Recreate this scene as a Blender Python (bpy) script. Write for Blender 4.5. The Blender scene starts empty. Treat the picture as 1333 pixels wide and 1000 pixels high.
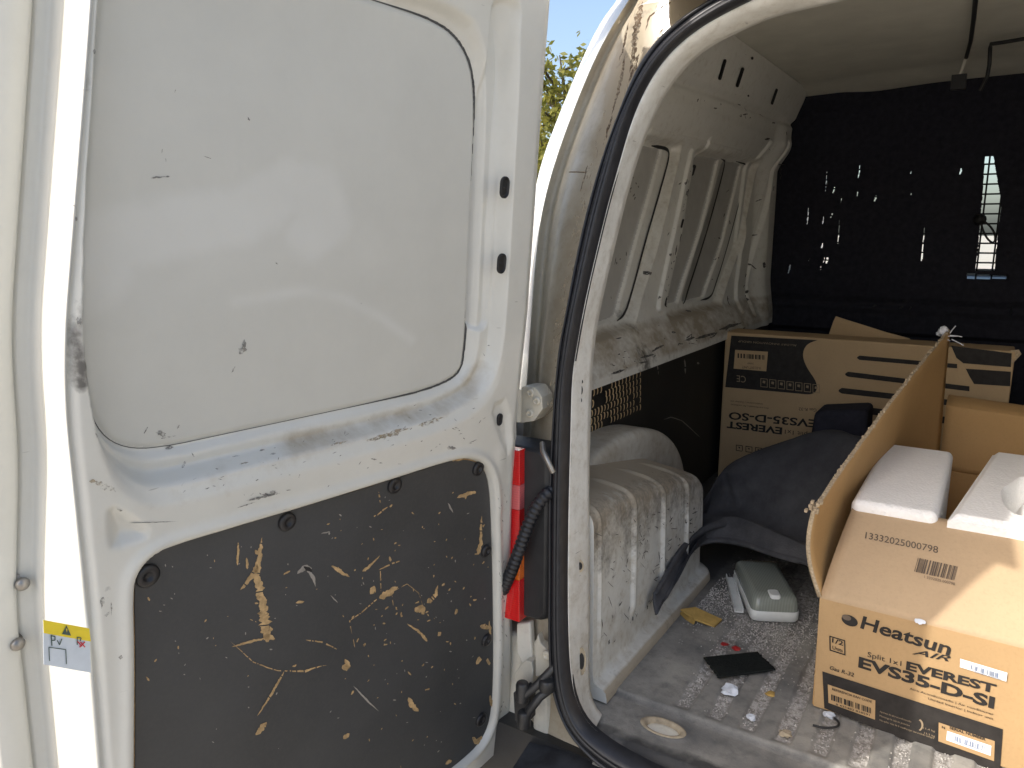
import bpy, bmesh, math, random
import numpy as np
from mathutils import Vector, Matrix
random.seed(7); RNG = np.random.default_rng(7)
SC = bpy.context.scene
COL = SC.collection
# ------------------------------------------------------------------ camera
F_PX, CX, CY = 983.0, 666.5, 500.0           # focal length / centre in photo pixels (1333 x 1000)
YAW, PITCH = math.radians(32.7), math.radians(11.2)
FW = np.array([-math.sin(YAW)*math.cos(PITCH), math.cos(YAW)*math.cos(PITCH), -math.sin(PITCH)])
RT = np.array([math.cos(YAW), math.sin(YAW), 0.0])
UPV = np.cross(RT, FW)
cam_d = bpy.data.cameras.new('camera'); cam = bpy.data.objects.new('camera', cam_d); COL.objects.link(cam)
cam_d.sensor_width = 36.0; cam_d.lens = 36.0*F_PX/1333.0; cam_d.clip_start = 0.02; cam_d.clip_end = 2000
cam.matrix_world = Matrix(((RT[0], UPV[0], -FW[0], 0), (RT[1], UPV[1], -FW[1], 0), (RT[2], UPV[2], -FW[2], 0), (0, 0, 0, 1)))
SC.camera = cam
# ------------------------------------------------------------------ sky, sun, exposure
SUN_AZ = math.radians(-146); SUN_EL = math.radians(39)
w = bpy.data.worlds.new('World'); SC.world = w; w.use_nodes = True
nt = w.node_tree; nt.nodes.clear()
sky = nt.nodes.new('ShaderNodeTexSky'); sky.sky_type = 'NISHITA'; sky.sun_disc = False
sky.sun_elevation = SUN_EL; sky.sun_rotation = SUN_AZ; sky.air_density = 1.0; sky.dust_density = 4.0; sky.ozone_density = 1.3
bg = nt.nodes.new('ShaderNodeBackground'); bg.inputs['Strength'].default_value = 0.15
ow = nt.nodes.new('ShaderNodeOutputWorld')
nt.links.new(sky.outputs[0], bg.inputs[0]); nt.links.new(bg.outputs[0], ow.inputs[0])
sd = bpy.data.lights.new('sun', 'SUN'); sd.energy = 2.1; sd.angle = math.radians(0.53); sd.color = (1.0, 0.95, 0.87)
sun = bpy.data.objects.new('sun', sd); COL.objects.link(sun)
SUN_DIR = Vector((math.sin(SUN_AZ)*math.cos(SUN_EL), math.cos(SUN_AZ)*math.cos(SUN_EL), math.sin(SUN_EL)))
sun.rotation_euler = SUN_DIR.to_track_quat('Z', 'Y').to_euler(); sun.location = (0, 0, 20)
SC.view_settings.view_transform = 'Standard'; SC.view_settings.look = 'None'
SC.view_settings.exposure = 1.02; SC.view_settings.gamma = 1.0; SC.view_settings.use_curve_mapping = False

# ------------------------------------------------------------------ measuring the place from the photo
def ray(px, py): return FW + RT*(px-CX)/F_PX - UPV*(py-CY)/F_PX
def on_plane(px, py, n, p0):
    n = np.asarray(n, float); r = ray(px, py); return r*((n @ np.asarray(p0, float))/(n @ r))
def on_y(px, py, y): return on_plane(px, py, (0, 1, 0), (0, y, 0))
def on_x(px, py, x): return on_plane(px, py, (1, 0, 0), (x, 0, 0))
def on_z(px, py, z): return on_plane(px, py, (0, 0, 1), (0, 0, z))
FLOOR = -0.684; GROUND = -1.234; CEIL = 0.44; BULK = 2.64; ARCHX = -0.456
def sst(a, b, x):
    t = np.clip((x-a)/(b-a), 0, 1); return t*t*(3-2*t)
def resample(pts, n):
    pts = np.asarray(pts, float); L = np.r_[0, np.cumsum(np.linalg.norm(np.diff(pts, axis=0), axis=1))]
    t = np.linspace(0, L[-1], n); return np.stack([np.interp(t, L, pts[:, k]) for k in range(pts.shape[1])], 1)
def smooth(pts, n, it=3):
    p = np.asarray(pts, float)
    for _ in range(it):
        q = [p[0]]
        for a, b in zip(p[:-1], p[1:]): q += [a*.75+b*.25, a*.25+b*.75]
        q.append(p[-1]); p = np.array(q)
    return resample(p, n)
def smooth_closed(pts, it=3):
    p = np.asarray(pts, float)
    for _ in range(it):
        nx = np.roll(p, -1, 0); p = np.stack([p*.75+nx*.25, p*.25+nx*.75], 1).reshape(-1, p.shape[1])
    return p
def round_poly(pts, r, n=6):
    p = np.asarray(pts, float); out = []
    for i in range(len(p)):
        a, b, c = p[i-1], p[i], p[(i+1) % len(p)]; d1 = a-b; d2 = c-b; l1 = np.linalg.norm(d1); l2 = np.linalg.norm(d2)
        q = min(r, .45*l1, .45*l2); s0 = b+d1/l1*q; s1 = b+d2/l2*q
        for k in range(n+1): t = k/n; out.append(s0*(1-t)**2+2*b*t*(1-t)+s1*t*t)
    return np.array(out)
def sdf_poly(P, U, V):
    """signed distance (negative inside) of points U,V to polygon P"""
    P = np.asarray(P, float); x = U.ravel(); y = V.ravel()
    d = np.full(x.shape, 1e9); ins = np.zeros(x.shape, bool)
    for (ax, ay), (bx, by) in zip(P, np.roll(P, -1, 0)):
        ex, ey = bx-ax, by-ay; L = ex*ex+ey*ey+1e-18
        t = np.clip(((x-ax)*ex+(y-ay)*ey)/L, 0, 1)
        d = np.minimum(d, (x-ax-t*ex)**2+(y-ay-t*ey)**2)
        c = ((ay > y) != (by > y))
        if ey != 0: ins ^= c & (x < ax+(y-ay)*ex/ey)
    d = np.sqrt(d); return np.where(ins, -d, d).reshape(U.shape)
def dist_line(P, U, V):
    x = U.ravel(); y = V.ravel(); d = np.full(x.shape, 1e9); P = np.asarray(P, float)
    for (ax, ay), (bx, by) in zip(P[:-1], P[1:]):
        ex, ey = bx-ax, by-ay; t = np.clip(((x-ax)*ex+(y-ay)*ey)/(ex*ex+ey*ey+1e-18), 0, 1)
        d = np.minimum(d, (x-ax-t*ex)**2+(y-ay-t*ey)**2)
    return np.sqrt(d).reshape(U.shape)
def vnoise(U, V, scale, seed=0):
    """smooth value noise in 0..1"""
    r = np.random.default_rng(seed).random((97, 89)); a = U*scale+1000; b = V*scale+1000
    i = np.floor(a).astype(int); j = np.floor(b).astype(int); fa = a-i; fb = b-j
    fa = fa*fa*(3-2*fa); fb = fb*fb*(3-2*fb); g = lambda m, n: r[m % 97, n % 89]
    return (g(i, j)*(1-fa)+g(i+1, j)*fa)*(1-fb)+(g(i, j+1)*(1-fa)+g(i+1, j+1)*fa)*fb
def fbm(U, V, s, seed=0): return (vnoise(U, V, s, seed)*.5+vnoise(U, V, s*2.1, seed+1)*.27+vnoise(U, V, s*4.3, seed+2)*.15+vnoise(U, V, s*9, seed+3)*.08)

# ------------------------------------------------------------------ objects
def empty(name, loc, label, cat, group=None):
    o = bpy.data.objects.new(name, None); COL.objects.link(o); o.location = loc; o.empty_display_size = .1
    o['label'] = label; o['category'] = cat
    if group: o['group'] = group
    return o
def tag(o, label=None, cat=None, group=None, kind=None):
    for k, v in (('label', label), ('category', cat), ('group', group), ('kind', kind)):
        if v: o[k] = v
    return o
def wloc(p):
    v = Vector((0, 0, 0))
    while p is not None: v += p.location; p = p.parent
    return v
def link(name, me, mats, parent=None, kind=None, label=None):
    """mesh given in world coordinates; shifted so that it sits right under its parent"""
    o = bpy.data.objects.new(name, me); COL.objects.link(o)
    for m in (mats if isinstance(mats, (list, tuple)) else [mats]): me.materials.append(m)
    if parent is not None:
        me.transform(Matrix.Translation(-wloc(parent))); o.parent = parent
    else:
        c = np.empty(len(me.vertices)*3); me.vertices.foreach_get('co', c); c = c.reshape(-1, 3)
        b = Vector(((c[:, 0].min()+c[:, 0].max())/2, (c[:, 1].min()+c[:, 1].max())/2, c[:, 2].min()))
        me.transform(Matrix.Translation(-b)); o.location = b
    if kind: o['kind'] = kind
    if label: o['label'] = label
    return o
def grid_mesh(name, P, attrs=None, keep=None, flip=False, sm=True, mat=None):
    ny, nx = P.shape[:2]; me = bpy.data.meshes.new(name)
    idx = np.arange(ny*nx).reshape(ny, nx)
    q = np.stack([idx[:-1, :-1], idx[:-1, 1:], idx[1:, 1:], idx[1:, :-1]], -1).reshape(-1, 4)
    mi = None if mat is None else mat.reshape(-1)
    if keep is not None: k = keep.reshape(-1); q = q[k]; mi = None if mi is None else mi[k]
    if flip: q = q[:, ::-1]
    n = len(q); me.vertices.add(ny*nx); me.vertices.foreach_set('co', P.reshape(-1).astype(np.float32))
    me.loops.add(n*4); me.loops.foreach_set('vertex_index', q.reshape(-1).astype(np.int32))
    me.polygons.add(n); me.polygons.foreach_set('loop_start', (np.arange(n)*4).astype(np.int32))
    me.polygons.foreach_set('use_smooth', np.full(n, sm))
    if mi is not None: me.polygons.foreach_set('material_index', mi.astype(np.int32))
    for k, a in (attrs or {}).items():
        at = me.attributes.new(k, 'FLOAT', 'POINT'); at.data.foreach_set('value', a.reshape(-1).astype(np.float32))
    me.update(calc_edges=True); me.validate(); return me
class MB:
    def __init__(s): s.v = []; s.f = []; s.m = []; s.sm = []
    def add(s, vs, fs, mi=0, sm=False):
        b = len(s.v); s.v += [tuple(map(float, v)) for v in vs]
        for f in fs: s.f.append(tuple(b+i for i in f)); s.m.append(mi); s.sm.append(sm)
    def box(s, c, size, ax=None, mi=0):
        c = np.asarray(c, float); A = np.eye(3) if ax is None else np.asarray(ax, float); h = np.asarray(size, float)/2
        vs = [c+A[0]*h[0]*i+A[1]*h[1]*j+A[2]*h[2]*k for i in (-1, 1) for j in (-1, 1) for k in (-1, 1)]
        s.add(vs, [(0, 1, 3, 2), (4, 6, 7, 5), (0, 4, 5, 1), (2, 3, 7, 6), (0, 2, 6, 4), (1, 5, 7, 3)], mi)
    def tube(s, pts, r, n=10, mi=0, cap=True):
        pts = [np.asarray(p, float) for p in pts]; R = r if hasattr(r, '__len__') else [r]*len(pts)
        vs = []; prev = None
        for i, p in enumerate(pts):
            t = pts[min(i+1, len(pts)-1)]-pts[max(i-1, 0)]; t /= np.linalg.norm(t)+1e-12
            if prev is None:
                a = np.array([0, 0, 1.]) if abs(t[2]) < .9 else np.array([1., 0, 0])
            else: a = prev
            a = a-t*(a @ t); a /= np.linalg.norm(a); prev = a; b = np.cross(t, a)
            for k in range(n):
                th = 2*math.pi*k/n; vs.append(p+R[i]*(a*math.cos(th)+b*math.sin(th)))
        fs = [(i*n+k, i*n+(k+1) % n, (i+1)*n+(k+1) % n, (i+1)*n+k) for i in range(len(pts)-1) for k in range(n)]
        s.add(vs, fs, mi, True)
        if cap: s.add(vs[:n], [tuple(range(n))[::-1]], mi); s.add(vs[-n:], [tuple(range(n))], mi)
    def lathe(s, c, axis, prof, n=20, mi=0):
        """prof: (radius, height along axis)"""
        c = np.asarray(c, float); t = np.asarray(axis, float); t = t/np.linalg.norm(t)
        a = np.array([0, 0, 1.]) if abs(t[2]) < .9 else np.array([1., 0, 0]); a = a-t*(a @ t); a /= np.linalg.norm(a); b = np.cross(t, a)
        vs = [c+t*h+r*(a*math.cos(2*math.pi*k/n)+b*math.sin(2*math.pi*k/n)) for r, h in prof for k in range(n)]
        fs = [(i*n+k, i*n+(k+1) % n, (i+1)*n+(k+1) % n, (i+1)*n+k) for i in range(len(prof)-1) for k in range(n)]
        s.add(vs, fs, mi, True)
        s.add(vs[-n:], [tuple(range(n))], mi, True)
    def slab(s, poly, nrm, th, mi=0):
        """polygon (3D points) extruded back along -nrm"""
        P = [np.asarray(p, float) for p in poly]; nrm = np.asarray(nrm, float); n = len(P)
        Q = [p-nrm*th for p in P]
        s.add(P+Q, [tuple(range(n)), tuple(range(2*n-1, n-1, -1))]+[(i, n+i, n+(i+1) % n, (i+1) % n) for i in range(n)], mi)
    def build(s, name, mats, parent=None, kind=None, label=None, fix=True, bevel=0):
        me = bpy.data.meshes.new(name); me.from_pydata(s.v, [], s.f)
        me.polygons.foreach_set('material_index', s.m); me.polygons.foreach_set('use_smooth', s.sm); me.update()
        if fix:
            bm = bmesh.new(); bm.from_mesh(me); bmesh.ops.recalc_face_normals(bm, faces=bm.faces); bm.to_mesh(me); bm.free()
        o = link(name, me, mats, parent, kind, label)
        if bevel:
            b = o.modifiers.new('bevel', 'BEVEL'); b.width = bevel; b.segments = 3; b.limit_method = 'ANGLE'; b.angle_limit = math.radians(40)
        return o

# ------------------------------------------------------------------ materials
def new_mat(name):
    m = bpy.data.materials.new(name); m.use_nodes = True; t = m.node_tree; return m, t, t.nodes['Principled BSDF']
def N(t, kind, **kw):
    n = t.nodes.new(kind)
    for k, v in kw.items():
        if k in n.inputs: n.inputs[k].default_value = v
        else: setattr(n, k, v)
    return n
def noise(t, co, scale, detail=4, rough=.6):
    n = N(t, 'ShaderNodeTexNoise'); n.inputs['Scale'].default_value = scale; n.inputs['Detail'].default_value = detail; n.inputs['Roughness'].default_value = rough
    t.links.new(co, n.inputs['Vector']); return n.outputs['Fac']
def ramp(t, x, a, b):
    n = N(t, 'ShaderNodeMapRange'); n.inputs['From Min'].default_value = a; n.inputs['From Max'].default_value = b; n.clamp = True
    t.links.new(x, n.inputs['Value']); return n.outputs['Result']
def mth(t, op, a, b):
    n = N(t, 'ShaderNodeMath'); n.operation = op; n.use_clamp = False
    for i, x in enumerate((a, b)):
        if isinstance(x, (int, float)): n.inputs[i].default_value = x
        else: t.links.new(x, n.inputs[i])
    return n.outputs[0]
def mixc(t, f, a, b):
    n = N(t, 'ShaderNodeMix'); n.data_type = 'RGBA'
    for i, x in ((0, f), (6, a), (7, b)):
        if isinstance(x, (int, float)): n.inputs[i].default_value = x
        elif isinstance(x, tuple): n.inputs[i].default_value = (*x, 1) if len(x) == 3 else x
        else: t.links.new(x, n.inputs[i])
    return n.outputs[2]
def coord(t): return N(t, 'ShaderNodeTexCoord').outputs['Object']
def bump(t, b, h, strength, dist=.002):
    n = N(t, 'ShaderNodeBump'); n.inputs['Strength'].default_value = strength; n.inputs['Distance'].default_value = dist
    t.links.new(h, n.inputs['Height']); t.links.new(n.outputs[0], b.inputs['Normal'])
def attr(t, name): n = N(t, 'ShaderNodeAttribute'); n.attribute_name = name; return n.outputs['Fac']
def simple(name, c, rough=.5, var=.15, scale=30, metal=0, bmp=0, bscale=200, spec=.5):
    m, t, b = new_mat(name); co = coord(t); f = ramp(t, noise(t, co, scale), .3, .7)
    lo = tuple(x*(1-var) for x in c); hi = tuple(min(1, x*(1+var)) for x in c)
    t.links.new(mixc(t, f, lo, hi), b.inputs['Base Color']); b.inputs['Roughness'].default_value = rough; b.inputs['Metallic'].default_value = metal
    b.inputs['Specular IOR Level'].default_value = spec
    t.links.new(ramp(t, noise(t, co, scale*2), -.6, 1.6), N(t, 'ShaderNodeMath').inputs[0])
    if bmp: bump(t, b, noise(t, co, bscale, 3), bmp, .001)
    return m
def broken(name, c, rough, lo, hi, scale, var=.3):
    m = simple(name, c, rough, var, 120); t = m.node_tree; b = t.nodes['Principled BSDF']; co = coord(t)
    t.links.new(ramp(t, mth(t, 'ADD', mth(t, 'MULTIPLY', noise(t, co, scale, 5, .75), .7), mth(t, 'MULTIPLY', noise(t, co, scale*.22, 2), .3)), lo, hi), b.inputs['Alpha']); return m
def paint(name, c=(.74, .745, .73), grime=.25, rough=.33, speck=.62, coat=.25):
    """white van paint: attribute 'dirt' = brown dust where it settled, 'scuff' = dark rubbing, plus scratches all over"""
    m, t, b = new_mat(name); co = coord(t)
    n1 = noise(t, co, 9, 6, .65); n2 = noise(t, co, 55, 5, .7); n3 = noise(t, co, 160, 3, .6)
    base = mixc(t, ramp(t, n1, .35, .7), c, tuple(x*.93 for x in c))
    base = mixc(t, attr(t, 'smear'), base, (.61, .612, .58))
    thin = mth(t, 'MULTIPLY', ramp(t, n2, .52, .72), grime)
    base = mixc(t, thin, base, (.50, .46, .38))
    d = attr(t, 'dirt'); dm = ramp(t, mth(t, 'ADD', mth(t, 'MULTIPLY', d, .75), mth(t, 'MULTIPLY', mth(t, 'ADD', n2, n1), .36)), .48, .95)
    base = mixc(t, mth(t, 'MULTIPLY', dm, .85), base, (.33, .27, .185))
    s = attr(t, 'scuff'); smk = ramp(t, mth(t, 'ADD', mth(t, 'MULTIPLY', s, .7), mth(t, 'MULTIPLY', mth(t, 'ADD', n2, n3), .34)), .62, .92)
    base = mixc(t, mth(t, 'MULTIPLY', smk, .9), base, (.075, .07, .065))
    # hairline scratches: stretched noise in two directions
    mp = N(t, 'ShaderNodeMapping'); mp.inputs['Scale'].default_value = (30, 30, 340); mp.inputs['Rotation'].default_value = (.5, .3, .2); t.links.new(co, mp.inputs['Vector'])
    sc = N(t, 'ShaderNodeTexNoise'); sc.inputs['Scale'].default_value = 1; sc.inputs['Detail'].default_value = 2; t.links.new(mp.outputs[0], sc.inputs['Vector'])
    hs = mth(t, 'MULTIPLY', ramp(t, sc.outputs['Fac'], .735, .76), ramp(t, n1, speck-.1, speck+.05))
    base = mixc(t, mth(t, 'MULTIPLY', hs, .8), base, (.13, .12, .11))
    t.links.new(base, b.inputs['Base Color'])
    t.links.new(mth(t, 'ADD', mth(t, 'MULTIPLY', dm, .45), mth(t, 'ADD', rough, mth(t, 'MULTIPLY', n1, .1))), b.inputs['Roughness'])
    b.inputs['Coat Weight'].default_value = coat; b.inputs['Coat Roughness'].default_value = .12
    bump(t, b, mth(t, 'ADD', n3, mth(t, 'MULTIPLY', n1, 2.0)), .10, .0012)
    return m
M = {}
M['door'] = paint('white_door_paint', c=(.62, .615, .565), grime=.12)
M['pane'] = paint('white_blank_paint', c=(.55, .548, .505), grime=.04, rough=.55, speck=.7, coat=.05)
M['pillar'] = paint('dusty_white_pillar_paint', c=(.60, .56, .46), grime=.85)
M['inner'] = paint('white_interior_paint', c=(.79, .785, .735), grime=.38, speck=.58)
M['arch'] = paint('worn_wheel_arch_paint', c=(.70, .70, .655), grime=.6, speck=.5)
M['body_dusty'] = paint('dusty_lower_paint', c=(.72, .69, .60), grime=.5)
M['body'] = paint('white_outer_body_paint', grime=.06, rough=.2)
M['joint'] = simple('grey_joint_gap', (.07, .07, .068), .8, .3, 60)
M['plug'] = simple('black_push_plug', (.012, .012, .014), .4, .2, 40)
M['rubber'] = simple('black_rubber_seal', (.017, .018, .022), .42, .3, 60, bmp=.15, bscale=120)
M['black_plastic'] = simple('black_plastic', (.022, .023, .025), .45, .2, 40, bmp=.2, bscale=400)
M['hole'] = simple('dark_grommet_and_gap_shade', (.012, .012, .013), .6, .2, 40)  # also paints the shade in the wall joints and drilled holes
M['liner'] = simple('dusty_black_liner_plastic', (.040, .043, .050), .75, .6, 18, bmp=.3, bscale=300, spec=.3)
m, t, b = new_mat('dusty_black_liner_fabric'); co = coord(t); n1 = noise(t, co, 16, 5, .65); n2 = noise(t, co, 260, 3)
c = mixc(t, ramp(t, n1, .35, .7), (.030, .031, .036), (.052, .053, .059)); c = mixc(t, mth(t, 'MULTIPLY', attr(t, 'dust'), ramp(t, n1, .2, .7)), c, (.11, .11, .115))
t.links.new(c, b.inputs['Base Color']); b.inputs['Roughness'].default_value = .85; b.inputs['Specular IOR Level'].default_value = .25; bump(t, b, mth(t, 'ADD', n2, n1), .5, .002); M['liner_dusty'] = m
M['felt'] = simple('charcoal_felt', (.027, .0275, .037), 95e-2, .18, 60, bmp=.8, bscale=420, spec=.12)
M['steel'] = simple('dull_steel', (.33, .31, .28), .38, .25, 60, metal=.8)
M['dark_metal'] = simple('oily_dark_metal', (.05, .05, .05), .45, .35, 50, metal=.5)
M['wire'] = simple('black_wire', (.014, .014, .015), .6, .2, 30)
M['headliner'] = simple('grey_headliner', (.60, .585, .51), .9, .07, 12, bmp=.25, bscale=600, spec=.15)
M['poly'] = simple('white_polystyrene', (.88, .875, .86), .75, .03, 140, bmp=.5, bscale=260, spec=.25)
t_ = M['poly'].node_tree; b_ = t_.nodes['Principled BSDF']; vo = t_.nodes.new('ShaderNodeTexVoronoi'); vo.inputs['Scale'].default_value = 230; t_.links.new(coord(t_), vo.inputs['Vector']); bump(t_, b_, mth(t_, 'ADD', vo.outputs['Distance'], mth(t_, 'MULTIPLY', noise(t_, coord(t_), 30, 4), 1.6)), .55, .002)
M['white_plastic'] = simple('white_plastic', (.70, .72, .70), .4, .08, 40)
M['print'] = simple('black_box_print', (.030, .027, .025), .7, .25, 60, spec=.2)
M['print_grey'] = simple('faded_grey_box_print', (.13, .10, .075), .75, .2, 60, spec=.2)
M['print_pale'] = simple('pale_box_print', (.30, .23, .15), .75, .1, 60, spec=.2)
M['sticker'] = simple('white_paper_sticker', (.78, .79, .80), .55, .05, 60)
M['sticker_ink'] = simple('blue_grey_sticker_ink', (.20, .25, .36), .6, .1, 60)
M['yellow'] = simple('yellow_sticker', (.80, .62, .03), .5, .05, 60)
M['sticker_blue'] = simple('pale_sticker_paper', (.60, .66, .72), .5, .05, 60)
M['red_ink'] = simple('red_ink', (.55, .03, .05), .5, .1, 60)
M['green_ink'] = simple('dark_green_ink', (.05, .09, .08), .5, .1, 60)
M['wood_patch'] = broken('worn_plywood_patch', (.43, .295, .145), .85, .31, .40, 210, .4)
M['wood_wear'] = simple('bare_plywood_showing_through', (.43, .29, .14), .8, .42, 150, bmp=.4, bscale=300, spec=.2)
M['lit_hole_wood'] = simple('lit_wood_in_drilled_holes', (.74, .56, .31), .8, .2, 70)  # wood tone lightened to stand for light coming through the holes
M['pale_wear'] = simple('pale_scratch', (.30, .28, .25), .7, .2, 90)
M['scuff_light'] = broken('faded_scuff', (.17, .165, .155), .7, .40, .60, 260, .5)
M['scuff'] = broken('grey_scuff', (.085, .08, .075), .7, .37, .50, 300, .5)
M['rust'] = simple('brown_rust', (.11, .06, .03), .85, .4, 90)
M['rust_thin'] = broken('thin_brown_rust', (.10, .062, .035), .9, .36, .56, 220)
M['mud'] = simple('beige_mud', (.36, .30, .21), .9, .3, 80); M['mud_thin'] = broken('thin_beige_mud', (.34, .28, .19), .9, .42, .62, 300)
M['mat'] = simple('black_rubber_offcut', (.012, .014, .013), .85, .35, 220, bmp=.9, bscale=420, spec=.15)
M['scrap_yellow'] = simple('yellow_brown_cardboard_scrap', (.42, .27, .075), .8, .2, 60)
M['red_bit'] = simple('red_plastic_bit', (.38, .02, .02), .5, .2, 60)
M['paper'] = simple('crumpled_paper', (.60, .64, .70), .55, .2, 60, bmp=.6, bscale=150)
M['grit'] = simple('pale_grit', (.42, .40, .37), .9, .5, 300)
M['foil'] = simple('tape_shreds', (.75, .76, .8), .3, .1, 80)
M['glass'], t_, b_ = new_mat('windscreen_glass'); b_.inputs['Base Color'].default_value = (.96, 1, .98, 1); b_.inputs['Roughness'].default_value = .01
b_.inputs['Transmission Weight'].default_value = 1; b_.inputs['IOR'].default_value = 1.0; b_.inputs['Specular IOR Level'].default_value = .5

def cardboard(name, c):
    m, t, b = new_mat(name); co = coord(t)
    mp = N(t, 'ShaderNodeMapping'); mp.inputs['Scale'].default_value = (1, 1, 1); t.links.new(co, mp.inputs['Vector'])
    n1 = noise(t, co, 7, 5); n2 = noise(t, co, 220, 3)
    base = mixc(t, ramp(t, n1, .3, .75), tuple(x*.9 for x in c), tuple(x*1.06 for x in c))
    base = mixc(t, mth(t, 'MULTIPLY', ramp(t, n2, .5, .75), .25), base, tuple(x*.72 for x in c))
    t.links.new(base, b.inputs['Base Color']); b.inputs['Roughness'].default_value = .78; b.inputs['Specular IOR Level'].default_value = .22
    wv = N(t, 'ShaderNodeTexWave'); wv.inputs['Scale'].default_value = 45; wv.inputs['Distortion'].default_value = .6; wv.bands_direction = 'X'
    t.links.new(co, wv.inputs['Vector'])
    bump(t, b, mth(t, 'ADD', mth(t, 'MULTIPLY', wv.outputs['Fac'], .35), mth(t, 'ADD', n2, mth(t, 'MULTIPLY', n1, 3))), .16, .0015)
    return m
M['card'] = cardboard('brown_cardboard', (.43, .285, .145)); M['card_pale'] = cardboard('pale_cardboard', (.46, .335, .21))
M['card_in'] = cardboard('brown_cardboard_inside', (.47, .29, .125))
M['card_back'] = cardboard('tan_cardboard', (.49, .35, .20))
M['card_edge'] = simple('corrugated_edge', (.42, .33, .22), .9, .35, 330)

m, t, b = new_mat('dark_film_faced_plywood'); co = coord(t)            # scuffed dark lining board
n1 = noise(t, co, 6, 5); n2 = noise(t, co, 260, 2); n3 = noise(t, co, 42, 6, .75)
c = mixc(t, ramp(t, n1, .3, .7), (.037, .039, .041), (.053, .055, .058)); c = mixc(t, mth(t, 'MULTIPLY', ramp(t, n2, .45, .7), .3), c, (.062, .062, .060))
c = mixc(t, ramp(t, n3, .735, .755), c, (.40, .27, .13)); t.links.new(c, b.inputs['Base Color']); b.inputs['Roughness'].default_value = .55
bump(t, b, n2, .12, .0008); M['board'] = m
m, t, b = new_mat('black_side_lining'); co = coord(t); n1 = noise(t, co, 9, 5); n3 = noise(t, co, 60, 6, .75)
c = mixc(t, ramp(t, n1, .3, .7), (.010, .010, .010), (.018, .018, .017)); c = mixc(t, ramp(t, n3, .76, .775), c, (.2, .16, .10))
t.links.new(c, b.inputs['Base Color']); b.inputs['Roughness'].default_value = .6; M['side_board'] = m

m, t, b = new_mat('grey_van_floor'); co = coord(t)                      # worn rubber floor, grit in the grooves
n1 = noise(t, co, 7, 6, .65); n2 = noise(t, co, 38, 6, .7); n3 = noise(t, co, 330, 2, .5)
c = mixc(t, ramp(t, n1, .32, .68), (.135, .134, .13), (.33, .315, .28)); c = mixc(t, mth(t, 'MULTIPLY', ramp(t, n2, .48, .72), .55), c, (.065, .067, .07))
g = attr(t, 'grit'); gm = ramp(t, mth(t, 'ADD', g, mth(t, 'MULTIPLY', mth(t, 'ADD', n2, n1), .42)), .72, 1.05)
n4 = noise(t, co, 120, 4, .7); gc = mixc(t, ramp(t, n4, .40, .62), (.19, .175, .155), (.46, .44, .415)); c = mixc(t, gm, c, gc)
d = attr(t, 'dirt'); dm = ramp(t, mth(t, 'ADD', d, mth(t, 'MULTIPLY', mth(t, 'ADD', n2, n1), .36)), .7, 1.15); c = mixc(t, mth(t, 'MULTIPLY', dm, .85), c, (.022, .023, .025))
t.links.new(c, b.inputs['Base Color']); b.inputs['Roughness'].default_value = .62; bump(t, b, mth(t, 'ADD', n3, n2), .35, .0015); M['floor'] = m

def plastic_glossy(name, c, emit=None, rough=.12):
    m, t, b = new_mat(name); co = coord(t)
    wv = N(t, 'ShaderNodeTexWave'); wv.inputs['Scale'].default_value = 90; wv.bands_direction = 'Z'; t.links.new(co, wv.inputs['Vector'])
    t.links.new(mixc(t, wv.outputs['Fac'], c, tuple(min(1, x*1.12) for x in c)), b.inputs['Base Color'])
    b.inputs['Roughness'].default_value = rough; b.inputs['Coat Weight'].default_value = .6; bump(t, b, wv.outputs['Fac'], .05, .001); return m
M['red_lens'] = plastic_glossy('red_lamp_lens', (.62, .012, .012))
M['pink_lens'] = plastic_glossy('clear_lamp_lens', (.60, .13, .13))
M['amber_lens'] = plastic_glossy('amber_lamp_lens', (.75, .16, .02))
m, t, b = new_mat('pale_green_clear_cover'); co = coord(t); wv = N(t, 'ShaderNodeTexWave'); wv.inputs['Scale'].default_value = 70; t.links.new(co, wv.inputs['Vector'])
t.links.new(mixc(t, wv.outputs['Fac'], (.30, .33, .285), (.36, .39, .345)), b.inputs['Base Color']); b.inputs['Roughness'].default_value = .25; b.inputs['Coat Weight'].default_value = .4
b.inputs['Transmission Weight'].default_value = .25; bump(t, b, wv.outputs['Fac'], .12, .001); M['cover'] = m
m, t, b = new_mat('pale_concrete_ground'); co = coord(t); n1 = noise(t, co, .6, 6); n2 = noise(t, co, 25, 5, .7); n3 = noise(t, co, 160, 2)
c = mixc(t, ramp(t, n1, .3, .7), (.39, .35, .29), (.49, .45, .385)); c = mixc(t, mth(t, 'MULTIPLY', ramp(t, n2, .45, .75), .5), c, (.2, .195, .185))
t.links.new(c, b.inputs['Base Color']); b.inputs['Roughness'].default_value = .9; bump(t, b, mth(t, 'ADD', n2, n3), .4, .004); M['ground'] = m
m, t, b = new_mat('leaves'); oi = N(t, 'ShaderNodeAttribute'); oi.attribute_name = 'hue'
c = mixc(t, oi.outputs['Fac'], (.06, .09, .018), (.30, .28, .05)); t.links.new(c, b.inputs['Base Color']); b.inputs['Roughness'].default_value = .55
tr = N(t, 'ShaderNodeBsdfTranslucent'); t.links.new(c, tr.inputs['Color']); mx = N(t, 'ShaderNodeMixShader'); mx.inputs[0].default_value = .4
t.links.new(b.outputs[0], mx.inputs[1]); t.links.new(tr.outputs[0], mx.inputs[2]); t.links.new(mx.outputs[0], t.nodes['Material Output'].inputs['Surface']); M['leaf'] = m
M['bark'] = simple('grey_brown_bark', (.09, .07, .05), .9, .35, 12, bmp=.8, bscale=40)

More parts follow.
